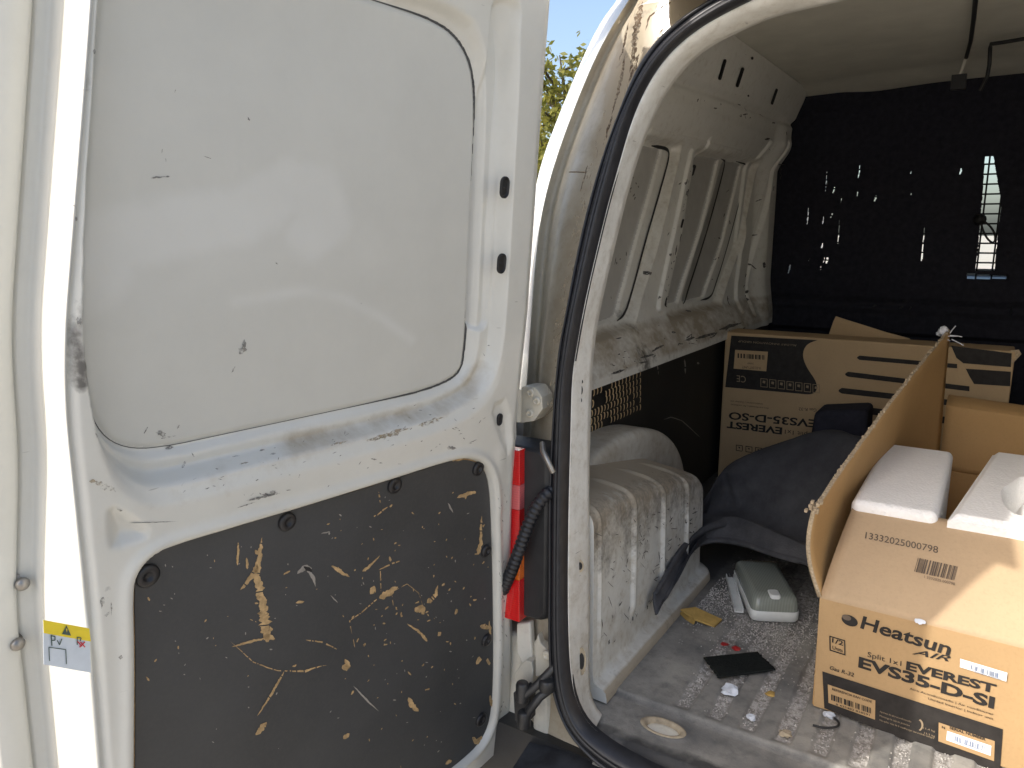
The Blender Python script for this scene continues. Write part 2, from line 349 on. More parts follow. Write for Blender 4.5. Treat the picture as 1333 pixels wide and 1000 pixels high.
# ------------------------------------------------------------------ setting
g = MB(); g.add([(-900, -900, GROUND), (900, -900, GROUND), (900, 900, GROUND), (-900, 900, GROUND)], [(0, 1, 2, 3)])
tag(g.build('ground', M['ground']), kind='structure')

# ------------------------------------------------------------------ van: shell
van = empty('cargo_van', (-.05, .84, GROUND), 'white panel van with open rear doors, loaded with cardboard boxes', 'van')
def y_rear(z): return .84+.10*(z-FLOOR)+.12*np.maximum(0, z+.12)
def on_rear(px, py, off=0.0):
    r = ray(px, py); s = .9
    for _ in range(25): s = (y_rear(r[2]*s)+off)/r[1]
    return r*s
def x_body(z): return -.755+.10*max(0, z+.05)**1.2+.35*max(0, z-.25)**1.6
def on_body(px, py):
    r = ray(px, py); s = 1.2
    for _ in range(25): s = x_body(r[2]*s)/r[0]
    return r*s
NP = 140
LN = {
 'O': [(835, -40), (809, 0), (786, 26), (759, 86), (733, 149), (707, 215), (698, 280), (690, 360), (682, 450), (672, 560), (660, 700), (650, 850), (645, 960), (645, 1040)],
 'E': [(850, -40), (824, 3), (789, 56), (759, 122), (726, 211), (708, 281), (701, 344), (696, 420), (691, 500), (685, 580), (679, 700), (673, 850), (669, 960), (690, 1045)],
 'M': [(880, -40), (838, 3), (824, 60), (800, 130), (778, 190), (757, 250), (741, 330), (730, 400), (720, 450), (712, 520), (706, 600), (703, 700), (702, 850), (708, 940), (745, 1045)],
 'SL': [(1120, -85), (985, -45), (928, 0), (885, 26), (845, 66), (822, 109), (802, 165), (782, 221), (763, 290), (749, 356), (737, 424), (729.5, 460), (725, 520), (719, 610), (717.5, 670), (718, 760), (717, 820), (719, 880), (727, 916), (743, 950), (765, 976), (789, 998), (840, 1028), (980, 1075)],
 'SR': [(1220, -90), (1060, -40), (997, -8), (947, 16), (905, 40), (868, 73), (842, 112), (822, 158), (806, 214), (791, 268), (779, 317), (762, 390), (752, 445), (744.5, 490), (743, 550), (740, 670), (739, 760), (740, 832), (743, 880), (750, 914), (765, 942), (794, 966), (832, 988), (870, 1006), (1000, 1052)],
 'J': [(1330, -62), (1200, -27), (1110, -5), (1060, 7), (1010, 18), (966, 36), (912, 64), (877, 100), (852, 142), (834, 185), (816, 242), (797, 320), (780, 392), (771, 440), (766, 500), (764, 600), (764, 700), (765, 800), (763, 880), (766, 918), (785, 944), (812, 962), (845, 980), (880, 996), (1010, 1040)],
}
R_ = {k: smooth(v, NP, 2) for k, v in LN.items()}
C = {}
C['SL'] = np.array([on_rear(*p, 0.0) for p in R_['SL']]); C['SR'] = np.array([on_rear(*p, -.002) for p in R_['SR']])
C['J'] = np.array([on_rear(*p, .045) for p in R_['J']])
C['M'] = np.array([on_rear(*p, .030) for p in R_['M']]); C['E'] = np.array([on_rear(*p, .085) for p in R_['E']])
C['O'] = np.array([on_body(*p) for p in R_['O']])
C['O'][:, 1] = np.clip(C['O'][:, 1], .95, 1.5)
def loft(rows, k=6, bulge=None):
    """rows of curves -> grid with k steps between neighbours (Catmull-Rom across)"""
    rows = [np.asarray(r) for r in rows]; out = []
    for i in range(len(rows)-1):
        p0 = rows[max(i-1, 0)]; p1 = rows[i]; p2 = rows[i+1]; p3 = rows[min(i+2, len(rows)-1)]
        for j in range(k):
            s = j/k; out.append(.5*((2*p1)+(p2-p0)*s+(2*p0-5*p1+4*p2-p3)*s*s+(-p0+3*p1-3*p2+p3)*s**3))
    out.append(rows[-1]); return np.array(out)
# outer pillar: seal flange -> channel -> ridge -> outer body corner
inn = C['SL'].copy(); inn[:, 1] += .004
ch1 = C['SL']*.8+C['M']*.2; ch1[:, 1] += .016
rows = [C['SL']+np.array([.012, .02, 0]), inn, ch1, C['M'], C['M']*.6+C['E']*.4+np.array([0, -.006, 0]), C['E']*.86+C['M']*.14+np.array([0, .006, 0]), C['E']*.93+C['M']*.07+np.array([0, -.016, 0]), C['E']]
P = loft(rows, 5)
tt = np.linspace(0, 1, P.shape[0])[:, None]; zz = P[:, :, 2]; yy = np.broadcast_to(np.linspace(0, 1, NP)[None], zz.shape)
dirt = .55*fbm(zz, tt*.3+0*zz, 9, 3)+.42*np.exp(-((tt-.42)/.16)**2)+.95*sst(.06, .26, zz)*np.exp(-((tt-.36)/.22)**2)*(.4+.9*vnoise(zz, tt, 25, 5))
TOPROW = P[:, 0].copy(); pil = link('rear_pillar', grid_mesh('rear_pillar', P, {'dirt': dirt, 'scuff': .5*sst(.12, .24, zz)*np.exp(-((tt-.44)/.10)**2)*(vnoise(zz, tt, 40, 9) > .4)}), M['pillar'], van)
rows = [C['E'], C['E']+np.array([-.012, .004, 0]), C['E']*.55+C['O']*.45+np.array([-.012, -.012, 0]), C['O']]
P = loft(rows, 6); far = C['O'].copy(); far[:, 1] = 4.1; far[:, 0] -= .02
P = np.concatenate([P, (C['O']*.8+far*.2)[None], far[None]])
link('body_side', grid_mesh('body_side', P), M['body'], van)
tr_ = np.concatenate([TOPROW, P[1:-2, 0]]); hs_ = np.array([tr_, tr_+np.array([.12, 0, .035]), tr_+np.array([.45, 0, .05]), tr_+np.array([.95, 0, .04])]); link('header_skin', grid_mesh('header_skin', hs_), M['pillar'], van)
top = P[:7, 0] if False else np.array([C[k][0] for k in ('SL', 'M', 'E', 'O')])
# seam notch of the pillar (welded joint)
mb = MB(); a = on_rear(762, 224, .018); c_ = on_rear(741, 224, .024); mb.tube([a, c_], .0009, 6); mb.build('weld_seam', M['mud'], pil)
def hit_pil(px, py): return on_rear(px, py, .004)
mb_rust = []
# seal
sl, sr = C['SL'], C['SR']; prof = [(-.02, .006), (0, -.006), (.10, -.013), (.22, -.0165), (.30, -.0095), (.37, -.0165), (.55, -.019), (.62, -.0175), (.70, -.0195), (.80, -.0185), (.93, -.010), (.985, -.002), (1.0, .006)]
P = np.array([sl*(1-a)+sr*a+np.array([0, b, 0]) for a, b in prof])
link('door_seal', grid_mesh('door_seal', loft(list(P), 2)), M['rubber'], van)
# jamb: white inner strip, then a return out to the side wall
def x_wall(z):
    z = np.asarray(z, float)
    return -.668+.014*sst(-.13, -.27, z)+.05*sst(.19, .285, z)+.055*sst(.285, .44, z)
def on_wall(px, py, off=0):
    r = ray(px, py); s = 1.3
    for _ in range(30): s = .5*s+.5*(float(x_wall(r[2]*s))+off)/r[0]
    return r*s
outw = []
for p_, c3 in zip(R_['J'], C['J']):                                       # where the jamb meets side wall or ceiling
    h_ = on_wall(*p_)
    if h_[2] > CEIL-.01 or h_[1] > 1.75 or p_[0] > 900: r_0 = ray(*p_); h_ = r_0*((CEIL-.01)/r_0[2]) if r_0[2] > .05 else c3+np.array([0, .3, .1])
    if c3[2] < -.30: h_ = c3+np.array([-.045, .06, 0])
    h_ = np.array(h_); k_0 = np.linalg.norm(h_-c3); h_ = c3+(h_-c3)*min(1, .9/k_0); outw.append(h_+np.array([-.004, -.035, .0]))
outw = np.array(outw); outw[:, 2] = np.where(C['J'][:, 2] < -.25, C['J'][:, 2], outw[:, 2])
rows = [C['SR']*.85+C['SL']*.15+np.array([0, .004, 0])]+[C['SR']*(1-q)+C['J']*q-np.array([0, .010*math.sin(math.pi*q), 0]) for q in (.0, .12, .3, .5, .7, .85, .95, 1.0)]+[C['J']*.985+outw*.015+np.array([0, .004, 0]), C['J']*.95+outw*.05+np.array([0, .012, 0]), outw]
P = np.array(rows); zz = P[:, :, 2]; tt = np.linspace(0, 1, P.shape[0])[:, None]
keep = np.broadcast_to((C['J'][:-1, 2] > -.682)[None], (P.shape[0]-1, NP-1))
link('door_jamb', grid_mesh('door_jamb', P, {'dirt': .25+.3*fbm(zz, tt+0*zz, 12, 4)*sst(-.3, -.6, zz), 'scuff': .55*sst(-.25, -.55, zz)*fbm(zz, tt+0*zz, 50, 14)}, keep), M['inner'], van)

# ------------------------------------------------------------------ van: interior side wall
def wuv(pts): return np.array([on_wall(*p)[1:] for p in pts])
Y0, Y1, Z0, Z1 = .955, 2.56, -.285, .44
ny_, nz_ = 900, 450
yv = np.linspace(Y0, Y1, ny_); zv = np.linspace(Z0, Z1, nz_); YY, ZZ = np.meshgrid(yv, zv)
w1 = round_poly(wuv([(834, 187), (873, 194), (838, 320), (814, 413), (785, 424), (808, 300)]), .022)
w1o = round_poly(wuv([(822, 176), (890, 188), (856, 320), (826, 424), (768, 444), (798, 300)]), .03)
w2 = round_poly(wuv([(952, 208), (975, 214), (950, 315), (926, 387), (897, 394), (922, 310)]), .016)
w2a = round_poly(wuv([(917, 202), (946, 207), (922, 300), (892, 394), (874, 399), (900, 290)]), .008)
w2o = round_poly(wuv([(905, 196), (990, 211), (964, 320), (938, 398), (868, 416), (892, 290)]), .025)
s1 = sdf_poly(w1, YY, ZZ); s1o = sdf_poly(w1o, YY, ZZ); s2 = sdf_poly(w2, YY, ZZ); s2a = sdf_poly(w2a, YY, ZZ); s2o = sdf_poly(w2o, YY, ZZ)
X = x_wall(ZZ).copy()
zone = sst(.245, .20, ZZ)*sst(-.19, -.165, ZZ)
for so, dep in ((s1o, .020), (s2o, .020)): X -= dep*sst(.007, -.008, so)
for so in (s1, s2, s2a): X -= .010*sst(.0055, -.0030, so)
# pressed ribs on the pillars
for pa, pb, dd, wd in (((899, 200), (857, 400), .008, .011), ((922, 184), (914, 215), -.010, .010), ((1000, 190), (958, 400), .009, .016), ((1017, 190), (972, 405), -.012, .014), ((846, 172), (962, 200), .004, .008)):
    ln = wuv([pa, pb]); X += dd*sst(wd*1.25, wd*.55, dist_line(ln, YY, ZZ))
# ledge below the windows and the top crease
X += .034*np.clip((-.188-ZZ)/.078, 0, 1)*sst(2.52, 2.43, YY)
ln = wuv([(865, 99), (950, 128), (1030, 162)]); X -= .010*np.exp(-(dist_line(ln, YY, ZZ)/.009)**2)
X += .032*sst(2.42, 2.50, YY)*sst(.40, .2, ZZ)                          # far post
X += .0014*(vnoise(YY, ZZ, 9, 21)-.5)
P = np.stack([X, YY, ZZ], -1)
dirt = .66*sst(-.182, -.205, ZZ)*sst(-.276, -.262, ZZ)*fbm(YY, ZZ*2, 26, 31)*1.35+.25*np.exp(-(np.minimum(np.abs(s1o), np.abs(s2o))/.012)**2)+.18*fbm(YY, ZZ, 6, 41)
scf = .62*np.exp(-((YY-1.50)/.055)**2)*sst(.12, .0, ZZ)*fbm(YY, ZZ, 60, 51)*1.3+.55*sst(-.225, -.27, ZZ)*fbm(YY, ZZ, 40, 61)
cutl = np.array([on_wall(*p_)[1:] for p_ in R_['J'] if p_[1] > 60 and p_[1] < 520]); cutl = cutl[np.argsort(cutl[:, 1])]
keepw = (YY > np.interp(ZZ, cutl[:, 1], cutl[:, 0])-.045-.07*sst(-.18, -.25, ZZ))[:-1, :-1]
matid = ((s1 < 0) | (s2 < 0) | (s2a < 0)).astype(int)
matid = matid[:-1, :-1]
M['blank'] = simple('grey_window_blank', (.47, .465, .44), .5, .08, 20)
wall = link('side_wall', grid_mesh('side_wall', P, {'dirt': dirt, 'scuff': scf}, keepw, mat=matid), [M['inner'], M['blank'], M['hole']], van)
def wall_x_at(y, z):
    i = np.clip((y-Y0)/(Y1-Y0)*(ny_-1), 0, ny_-1); j = np.clip((z-Z0)/(Z1-Z0)*(nz_-1), 0, nz_-1); return X[int(round(j)), int(round(i))]
def joint(pts, wd, name='joint_shade'):  # dark strip laid over a window joint, painting the shade of its depth
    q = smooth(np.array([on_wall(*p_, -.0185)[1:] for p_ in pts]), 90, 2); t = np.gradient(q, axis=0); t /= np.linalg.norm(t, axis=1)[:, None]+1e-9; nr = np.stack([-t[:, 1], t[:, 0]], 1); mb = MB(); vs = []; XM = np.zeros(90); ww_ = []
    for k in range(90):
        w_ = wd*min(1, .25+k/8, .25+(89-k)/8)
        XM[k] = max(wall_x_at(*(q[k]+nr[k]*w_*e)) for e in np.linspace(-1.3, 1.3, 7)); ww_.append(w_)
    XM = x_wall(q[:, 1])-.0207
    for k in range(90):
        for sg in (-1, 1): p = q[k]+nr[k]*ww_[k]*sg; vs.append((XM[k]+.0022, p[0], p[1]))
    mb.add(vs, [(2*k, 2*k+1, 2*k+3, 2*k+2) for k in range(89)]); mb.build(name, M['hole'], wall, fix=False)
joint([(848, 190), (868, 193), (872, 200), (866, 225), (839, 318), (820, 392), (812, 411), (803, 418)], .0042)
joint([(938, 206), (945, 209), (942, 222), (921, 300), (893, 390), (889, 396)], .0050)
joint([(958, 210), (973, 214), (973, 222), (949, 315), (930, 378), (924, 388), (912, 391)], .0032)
def slot(px, py, l, wd, ang, name='slot_hole', parent=None, mat=None):
    """dark stadium-shaped hole with a thin rim on the side wall; l, wd in photo pixels"""
    a = math.radians(ang); ring = []
    for k in range(20):
        th = 2*math.pi*k/20; u = math.cos(th)*wd/2; v = math.sin(th)*wd/2+(l-wd)/2*(1 if math.sin(th) > 0 else -1)
        p = on_wall(px+u*math.cos(a)+v*math.sin(a), py-u*math.sin(a)+v*math.cos(a)); ring.append((wall_x_at(p[1], p[2])+.0022, p[1], p[2]))
    mb = MB(); c = np.mean(ring, 0); ins = [np.array(r)*.9+c*.1+np.array([-.0006, 0, 0]) for r in ring]
    mb.add(list(map(np.array, ring))+ins, [(i, (i+1) % 20, 20+(i+1) % 20, 20+i) for i in range(20)]+[tuple(range(20, 40))])
    return mb.build(name, mat or M['hole'], parent or wall)
for a in ((939, 91, 28, 4.5, -16), (962, 101, 27, 4.5, -18), (1007, 126, 22, 3.6, -18), (1013, 241, 17, 8, -14), (828, 218, 15, 4, -15), (802, 322, 20, 4, -14), (868, 393, 14, 6, -12), (887, 291, 12, 2.5, -14), (978, 76, 4, 3, 0), (897, 251, 10, 4, -14), (916, 221, 15, 5, -16),
          (806, 245, 5, 3, 0), (769, 405, 5, 3, 0), (780, 411, 5, 3, 0), (973, 125, 3, 2, 0)): slot(*a)

# generic jagged mark on any surface
def blob(mb, hit, px, py, l, wd, ang, seed, mi=0, nrm=None, lift=.0009, jag=.45, n=None):
    r = random.Random(seed); a = math.radians(ang); n = n or max(12, int(l/2)+8); ring = []
    for k in range(n):
        th = 2*math.pi*k/n; u = math.cos(th)*l/2*(1-jag*r.random()*.7); v = math.sin(th)*wd/2*(1-jag*r.random())
        if r.random() < .12: v *= 1.5
        p = np.asarray(hit(px+u*math.cos(a)-v*math.sin(a), py+u*math.sin(a)+v*math.cos(a))); ring.append(p+(-p/np.linalg.norm(p)*lift))
    c = np.asarray(hit(px, py)); c = c-c/np.linalg.norm(c)*lift
    mb.add(ring+[c], [(k, (k+1) % n, n) for k in range(n)], mi)
def stroke(mb, hit, pts, wd, seed, mi=0, lift=.0009, step=2.0, gap=.0, jag=.6):
    r = random.Random(seed); jn = [r.random() for _ in range(400)]; jn = [sum(jn[k:k+4])/4 for k in range(396)]; pts = np.asarray(pts, float); L = np.linalg.norm(np.diff(pts, axis=0), axis=1).sum(); q = resample(pts, max(3, int(L/step)))
    W = wd if hasattr(wd, '__len__') else [wd]*2; rows = []
    for i, p in enumerate(q):
        t = q[min(i+1, len(q)-1)]-q[max(i-1, 0)]; t = t/(np.linalg.norm(t)+1e-9); nn = np.array([-t[1], t[0]]); s = i/(len(q)-1)
        ww = np.interp(s, np.linspace(0, 1, len(W)), W)/2; ww *= (min(1, 8*s+.15)*min(1, 8*(1-s)+.15))
        off = (jn[(i*2) % 390]-.5)*ww*jag*1.6
        row = []
        for sgn in (-1, 1):
            h = np.asarray(hit(*(p+nn*(sgn*ww*(1-jag*(.5*r.random()+.9*jn[(i+(150 if sgn > 0 else 0)) % 390])*.8)+off)))); row.append(h-h/np.linalg.norm(h)*lift)
        rows.append(row)
    vs = [x for row in rows for x in row]
    mb.add(vs, [(2*i, 2*i+1, 2*i+3, 2*i+2) for i in range(len(q)-1) if r.random() > gap], mi)
def hit_wall(px, py):
    p = on_wall(px, py); return np.array([wall_x_at(p[1], p[2]), p[1], p[2]])
mb = MB()
for i, (px, py, l, wd, an) in enumerate(((894, 252, 14, 6, -30), (899, 262, 12, 3, -60), (893, 280, 12, 4, 100), (890, 295, 14, 3, 100), (1004, 215, 12, 2, 0), (1003, 222, 14, 1.5, 90), (970, 149, 9, 2, -10), (931, 141, 5, 2, 0), (967, 136, 5, 2, 20), (1008, 160, 6, 2, 0), (999, 181, 9, 3, -10),
        (842, 452, 22, 3, -25), (826, 462, 20, 3, -15), (800, 440, 9, 2, -10), (784, 482, 20, 4, -15), (868, 432, 6, 3, 0), (902, 405, 5, 3, 0), (905, 436, 36, 4, -16), (938, 424, 34, 4, -18), (884, 440, 16, 3, -18), (846, 356, 6, 6, 0), (818, 470, 14, 2, -10), (880, 326, 18, 2, 100), (886, 310, 14, 2, 100), (947, 391, 16, 1.5, 90), (818, 340, 12, 1, 100), (983, 345, 10, 2, 90), (972, 378, 6, 2, 90))):
    blob(mb, hit_wall, px, py, l, wd, an, i)
r_ = random.Random(21)
for a0, a1, n_ in (((897, 215), (862, 400), 34), ((905, 210), (872, 395), 18), ((1003, 190), (965, 395), 16), ((965, 230), (935, 380), 10), ((846, 215), (815, 390), 12), ((800, 250), (775, 430), 10), ((870, 110), (1020, 170), 10), ((780, 470), (945, 420), 26)):
    for k in range(n_):
        q_ = r_.random(); blob(mb, hit_wall, a0[0]+(a1[0]-a0[0])*q_+r_.gauss(0, 4), a0[1]+(a1[1]-a0[1])*q_+r_.gauss(0, 5), 2+abs(r_.gauss(0, 5)), r_.uniform(.7, 2.4), r_.gauss(102 if n_ != 26 else -18, 22), 700+k, jag=.8, n=9)
mb.build('scuff_marks', M['scuff'], wall, kind='stuff')

# black lining board below, with a patch of drilled holes
XB = -.642
by0 = .96; poly = [on_x(764, 500, XB), on_x(956, 429.5, XB)]
mb = MB(); A_, B_ = np.array([XB, .94, -.288]), np.array([XB, 2.6, -.285])
mb.slab([A_, B_, (XB, 2.6, FLOOR), (XB, .94, FLOOR)], (1, 0, 0), .006)
sb = mb.build('side_lining_board', M['side_board'], van)
mb = MB(); mb.slab([A_+[.003, 0, .003], B_+[.003, 0, .003], B_+[.003, 0, -.004], A_+[.003, 0, -.004]], (1, 0, 0), .01); mb.build('trim_edge', M['inner'], sb)
mb = MB(); rows = [((768, 513), (833, 487), 15, (4, 5)), ((766, 521), (833, 496), 16, (0, 1, 2, 3, 4)), ((767, 527), (833, 505), 16, (2, 3, 4)), ((766, 540), (833, 512), 17, (13,)), ((765, 551), (833, 521), 17, (15,)), ((766, 560), (833, 530), 17, (5, 6))]
rr = random.Random(3)
for (a0, a1), (b0, b1), n, skip in rows:
    for k in range(n):
        if k in skip: continue
        s = k/(n-1); px = a0+(b0-a0)*s; py = a1+(b1-a1)*s+rr.uniform(-.6, .6); c = on_x(px, py, XB+.0008); R = .0075*(1-.12*s)*rr.uniform(.85, 1.05)
        ring = [c+np.array([0, R*.85*math.cos(2*math.pi*q/10), R*1.05*math.sin(2*math.pi*q/10)]) for q in range(10)]
        inner = [r+np.array([.0006, -.0035, 0]) for r in ring]
        mb.add([*ring], [tuple(range(10))], 0)
        cr = [c+np.array([.0006, -.52*R+R*.55*math.cos(2*math.pi*q/10), R*.95*math.sin(2*math.pi*q/10)]) for q in range(10)]
        mb.add(cr, [tuple(range(10))], 1)  # dark crescent paints the shaded near side of the hole
mb.build('drilled_holes', [M['lit_hole_wood'], M['hole']], sb, kind='stuff')
hit_sb = lambda px, py: on_x(px, py, XB+.0006)
mb = MB(); stroke(mb, hit_sb, [(864, 546), (874, 543), (888, 548), (898, 557), (912, 570)], [2, 1.4, 1], 5, step=3); stroke(mb, hit_sb, [(891, 468), (892, 487)], [2.5, 3, 2], 7, jag=.8, gap=.2)
stroke(mb, hit_sb, [(855, 470), (857, 488)], [1.5, 3, 1], 8, jag=.9, gap=.35); blob(mb, hit_sb, 909, 473, 4, 3, 0, 5)
mb.build('pale_scratches', M['pale_wear'], sb, kind='stuff')

mb = MB()
for i, (p, wd) in enumerate((([(837, 2), (830, 25), (826, 50), (824, 75), (820, 95)], [8, 13, 12, 9, 4]), ([(832, 70), (826, 88), (818, 108)], [5, 7, 3]), ([(814, 70), (810, 95), (803, 125), (796, 150)], [3, 6, 5, 2]), ([(797, 150), (791, 170), (789, 182)], [2, 5, 2]), ([(860, 10), (845, 22), (840, 40)], [3, 4, 2]), ([(874, 2), (858, 12)], [3, 3]), ([(818, 30), (812, 60), (806, 80)], [2, 5, 2]), ([(742, 224), (762, 225)], [1.5, 2]), ([(765, 215), (760, 235), (755, 250)], [2, 3, 1]))): stroke(mb, hit_pil, p, wd, 900+i, lift=.012, jag=.7)
mb.build('rust_stains', M['rust_thin'], pil, kind='stuff')
mb = MB(); r_ = random.Random(77)
for i in range(120):
    px = 0; q = r_.random(); a = np.array(R_['SL'])[int(8+q*70)]; b_ = np.array(R_['M'])[int(8+q*70)]; k = r_.uniform(.1, 1.2); p = a*(1-k)+b_*k; blob(mb, hit_pil, p[0], p[1], r_.uniform(4, 20), r_.uniform(1, 3.5), r_.gauss(108, 12), 950+i, lift=.012, jag=.7, n=10)
mb.build('mud_marks', M['mud_thin'], pil, kind='stuff')
# ------------------------------------------------------------------ wheel arch
def arch_profile(y):
    """cross-section (x, z) from wall top down to the floor, at distance y"""
    e = float(sst(1.74, 1.42, y)); return e
ys = np.linspace(.93, 1.4845, 190); prof_n = 70; P = np.zeros((prof_n, len(ys), 3)); zt_ = -.475
for i, y in enumerate(ys):
    f = 1.0 if y < 1.40 else max(0.0, 1-((y-1.40)/.085)**2.2)**.5              # far end rounds off
    xin = -.645+(ARCHX+.645)*f
    ztop = -.392-.085*max(0, (y-.95)/.5)**1.35; ztop = FLOOR+(ztop-FLOOR)*(1.0 if y < 1.38 else max(.02, 1-((y-1.38)/.108)**2.6)**.5)
    pts = [(-.66, ztop+.10), (-.645, ztop+.055), (-.62, ztop+.03), (-.585, ztop+.018), (xin-.05, ztop+.007), (xin-.030, ztop+.004), (xin-.010, ztop-.002), (xin-.001, ztop-.014), (xin, ztop-.045), (xin+.002, (ztop+FLOOR)/2), (xin+.003, FLOOR+.026), (xin+.006, FLOOR+.020), (xin+.022, FLOOR+.016), (xin+.026, FLOOR+.010), (xin+.027, FLOOR-.004)]
    q = smooth([(max(-.66, a), b) for a, b in pts], prof_n, 2)
    P[:, i, 0] = q[:, 0]; P[:, i, 1] = y; P[:, i, 2] = q[:, 1]
tt = np.linspace(0, 1, prof_n)[:, None]; yb = np.broadcast_to(ys[None], (prof_n, len(ys)))
face = sst(.40, .56, tt)*sst(.90, .84, tt); 
for yc, wd, d in ((.950, .004, .0035), (1.073, .0060, .0058), (1.200, .0060, .0058), (1.322, .0060, .0058), (1.428, .006, .005)):
    bell = sst(wd*1.15, wd*.6, np.abs(yb-yc))*sst(.30, .36, tt)*sst(.86, .80, tt); P[:, :, 0] += d*bell*sst(.35, .5, tt); P[:, :, 2] += d*.8*bell*sst(.5, .4, tt)
dirt = .95*np.exp(-((tt-.36)/.17)**2)*(.5+fbm(yb, tt+0*yb, 30, 72))+.40*fbm(yb, tt+0*yb, 10, 71)+.9*sst(.955, .975, tt)+.25*sst(.6, .9, tt)*fbm(yb, tt, 30, 73)
scf = .50*np.exp(-((tt-.46)/.14)**2)+.62*fbm(yb*1.0, tt*.4+0*yb, 45, 81)*sst(.4, .6, tt)
archo = link('wheel_arch', grid_mesh('wheel_arch', P, {'dirt': dirt, 'scuff': scf*.9}), M['arch'], van)
mb = MB(); ca = [P[-1, i]*1 for i in range(0)]
front = [P[j, 0] for j in range(prof_n)]                                   # near end cap of the arch
mb.add(front+[np.array([-.66, .93, FLOOR])], [tuple(range(prof_n+1))]); mb.build('arch_end', M['arch'], archo)
# round housing behind the arch box
na = 40; P2 = np.zeros((24, na, 3)); yc, zc = 1.29, -.60
for i in range(na):
    th = math.pi*(.02+.96*i/(na-1)); R = .222
    for j in range(24):
        s = j/23; rr_ = R*(1-.09*max(0, (s-.35)/.25)**2 if s < .6 else .91*(1-.9*(s-.6)/.4)); P2[j, i] = (-.66+.088*math.sin(min(1, s/.6)*math.pi/2)+.006*max(0, s-.6), yc-rr_*1.68*math.cos(th), zc+rr_*math.sin(th))
d2 = .4*fbm(P2[:, :, 1], P2[:, :, 0], 14, 91)+.3
link('wheel_housing', grid_mesh('wheel_housing', P2, {'dirt': d2, 'scuff': .5*fbm(P2[:, :, 1], P2[:, :, 0], 40, 95)}), M['arch'], archo)
def hit_arch(px, py): return on_x(px, py, ARCHX+.004)
mb = MB(); r_ = random.Random(12)
for i in range(120):
    px = 776+130*r_.random()**.8; lo = 690-(px-776)*.30; hi = 868-(px-776)*1.12
    if hi-lo < 12: continue
    py = r_.uniform(lo, hi); blob(mb, hit_arch, px, py, min(22, 2.5+abs(r_.gauss(0, 6))), r_.uniform(.6, 2.2), r_.gauss(-70, 45), i, lift=.002, n=10, jag=.8)
mb.build('scuff_marks', M['scuff'], archo, kind='stuff')
# near corner panel between jamb and arch (with two fixing holes)
hj = lambda px, py: on_rear(px, py, .0295)
for k, (px, py, l, wd) in enumerate(((755, 737, 10, 6), (757, 861, 22, 7))):
    mb = MB()
    for q, (s, mi) in enumerate(((1.7, 1), (1.0, 0))):
        ring = [hj(px+math.cos(2*math.pi*j/16)*wd/2*s, py+math.sin(2*math.pi*j/16)*l/2*s) for j in range(16)]
        ring = [p-p/np.linalg.norm(p)*(.006+.001*q) for p in ring]; mb.add(ring, [tuple(range(16))], mi)
    mb.build('fixing_hole', [M['hole'], M['mud']], van)
for px, py, l, wd in ((757.5, 497, 5, 3), (756.5, 508, 12, 4.5), (756, 521, 6, 3.5)):
    mb = MB(); ring = [hj(px+math.cos(2*math.pi*j/14)*wd/2, py+math.sin(2*math.pi*j/14)*l/2) for j in range(14)]; mb.add([p-p/np.linalg.norm(p)*.006 for p in ring], [tuple(range(14))]); mb.build('jamb_hole', M['hole'], van)

# ------------------------------------------------------------------ floor
nx, ny = 520, 640; xs = np.linspace(-.66, .60, nx); ysf = np.linspace(.80, BULK, ny); XX, YF = np.meshgrid(xs, ysf)
Zf = np.full(XX.shape, FLOOR); grit = np.zeros_like(XX); edge = .964+.0*XX
Zf -= .007*sst(.970, .958, YF)*1.0+.05*sst(.875, .83, YF)
wob = .003*(vnoise(XX, YF, 18, 7)-.5)
for k in range(12):
    xc = -.330+.0475*k; y0 = .972; inside = sst(.0135, .0085, np.abs(XX-xc-wob))*sst(.972, .985, YF)*sst(2.35, 2.3, YF)
    Zf -= .0045*inside; grit = np.maximum(grit, inside*(.18+1.05*fbm(XX, YF, 34, 13+k)))
grit = np.maximum(grit*.9, sst(1.22, 1.42, YF+.12*(fbm(XX, YF, 9, 3)-.5))*sst(-.40, -.34, XX)*(.25+.75*fbm(XX, YF, 26, 5)))
rs = ((XX+.338)/.030)**2+((YF-.925)/.017)**2                                  # oval lashing recess near the sill
rim = np.exp(-((np.sqrt(rs)-1.15)/.18)**2); Zf += .002*rim; Zf -= .012*sst(1.0, .7, np.sqrt(rs))
Zf += .0012*(fbm(XX, YF, 12, 17)-.5)
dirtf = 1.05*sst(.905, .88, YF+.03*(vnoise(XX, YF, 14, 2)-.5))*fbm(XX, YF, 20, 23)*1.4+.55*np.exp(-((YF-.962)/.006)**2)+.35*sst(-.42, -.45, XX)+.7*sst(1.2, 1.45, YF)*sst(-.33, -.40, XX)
Pf = np.stack([XX, YF, Zf], -1); floor = link('load_floor', grid_mesh('load_floor', Pf, {'grit': grit, 'dirt': dirtf, }, keep=~(((XX < -.465) & (YF < .935)) | ((XX < -.41) & (YF < .862)))[:-1, :-1]), M['floor'], van)
mb = MB(); mb.lathe((-.338, .925, FLOOR-.009), (0, 0, 1), [(.034, .0), (.034, .004), (.031, .0055), (.026, .004), (.023, -.0035), (.0, -.004)], 28)
mb.lathe((-.338, .925, FLOOR-.0085), (0, 0, 1), [(.024, -.003), (.022, -.0020), (.014, -.0022), (.0, -.002)], 28, 1); o = mb.build('lashing_recess', [M['mud'], M['body_dusty']], floor); c_ = np.array([-.338, .925, 0])
for v in o.data.vertices: v.co.y = (v.co.y+wloc(floor).y-.925)*.58+.925-wloc(floor).y
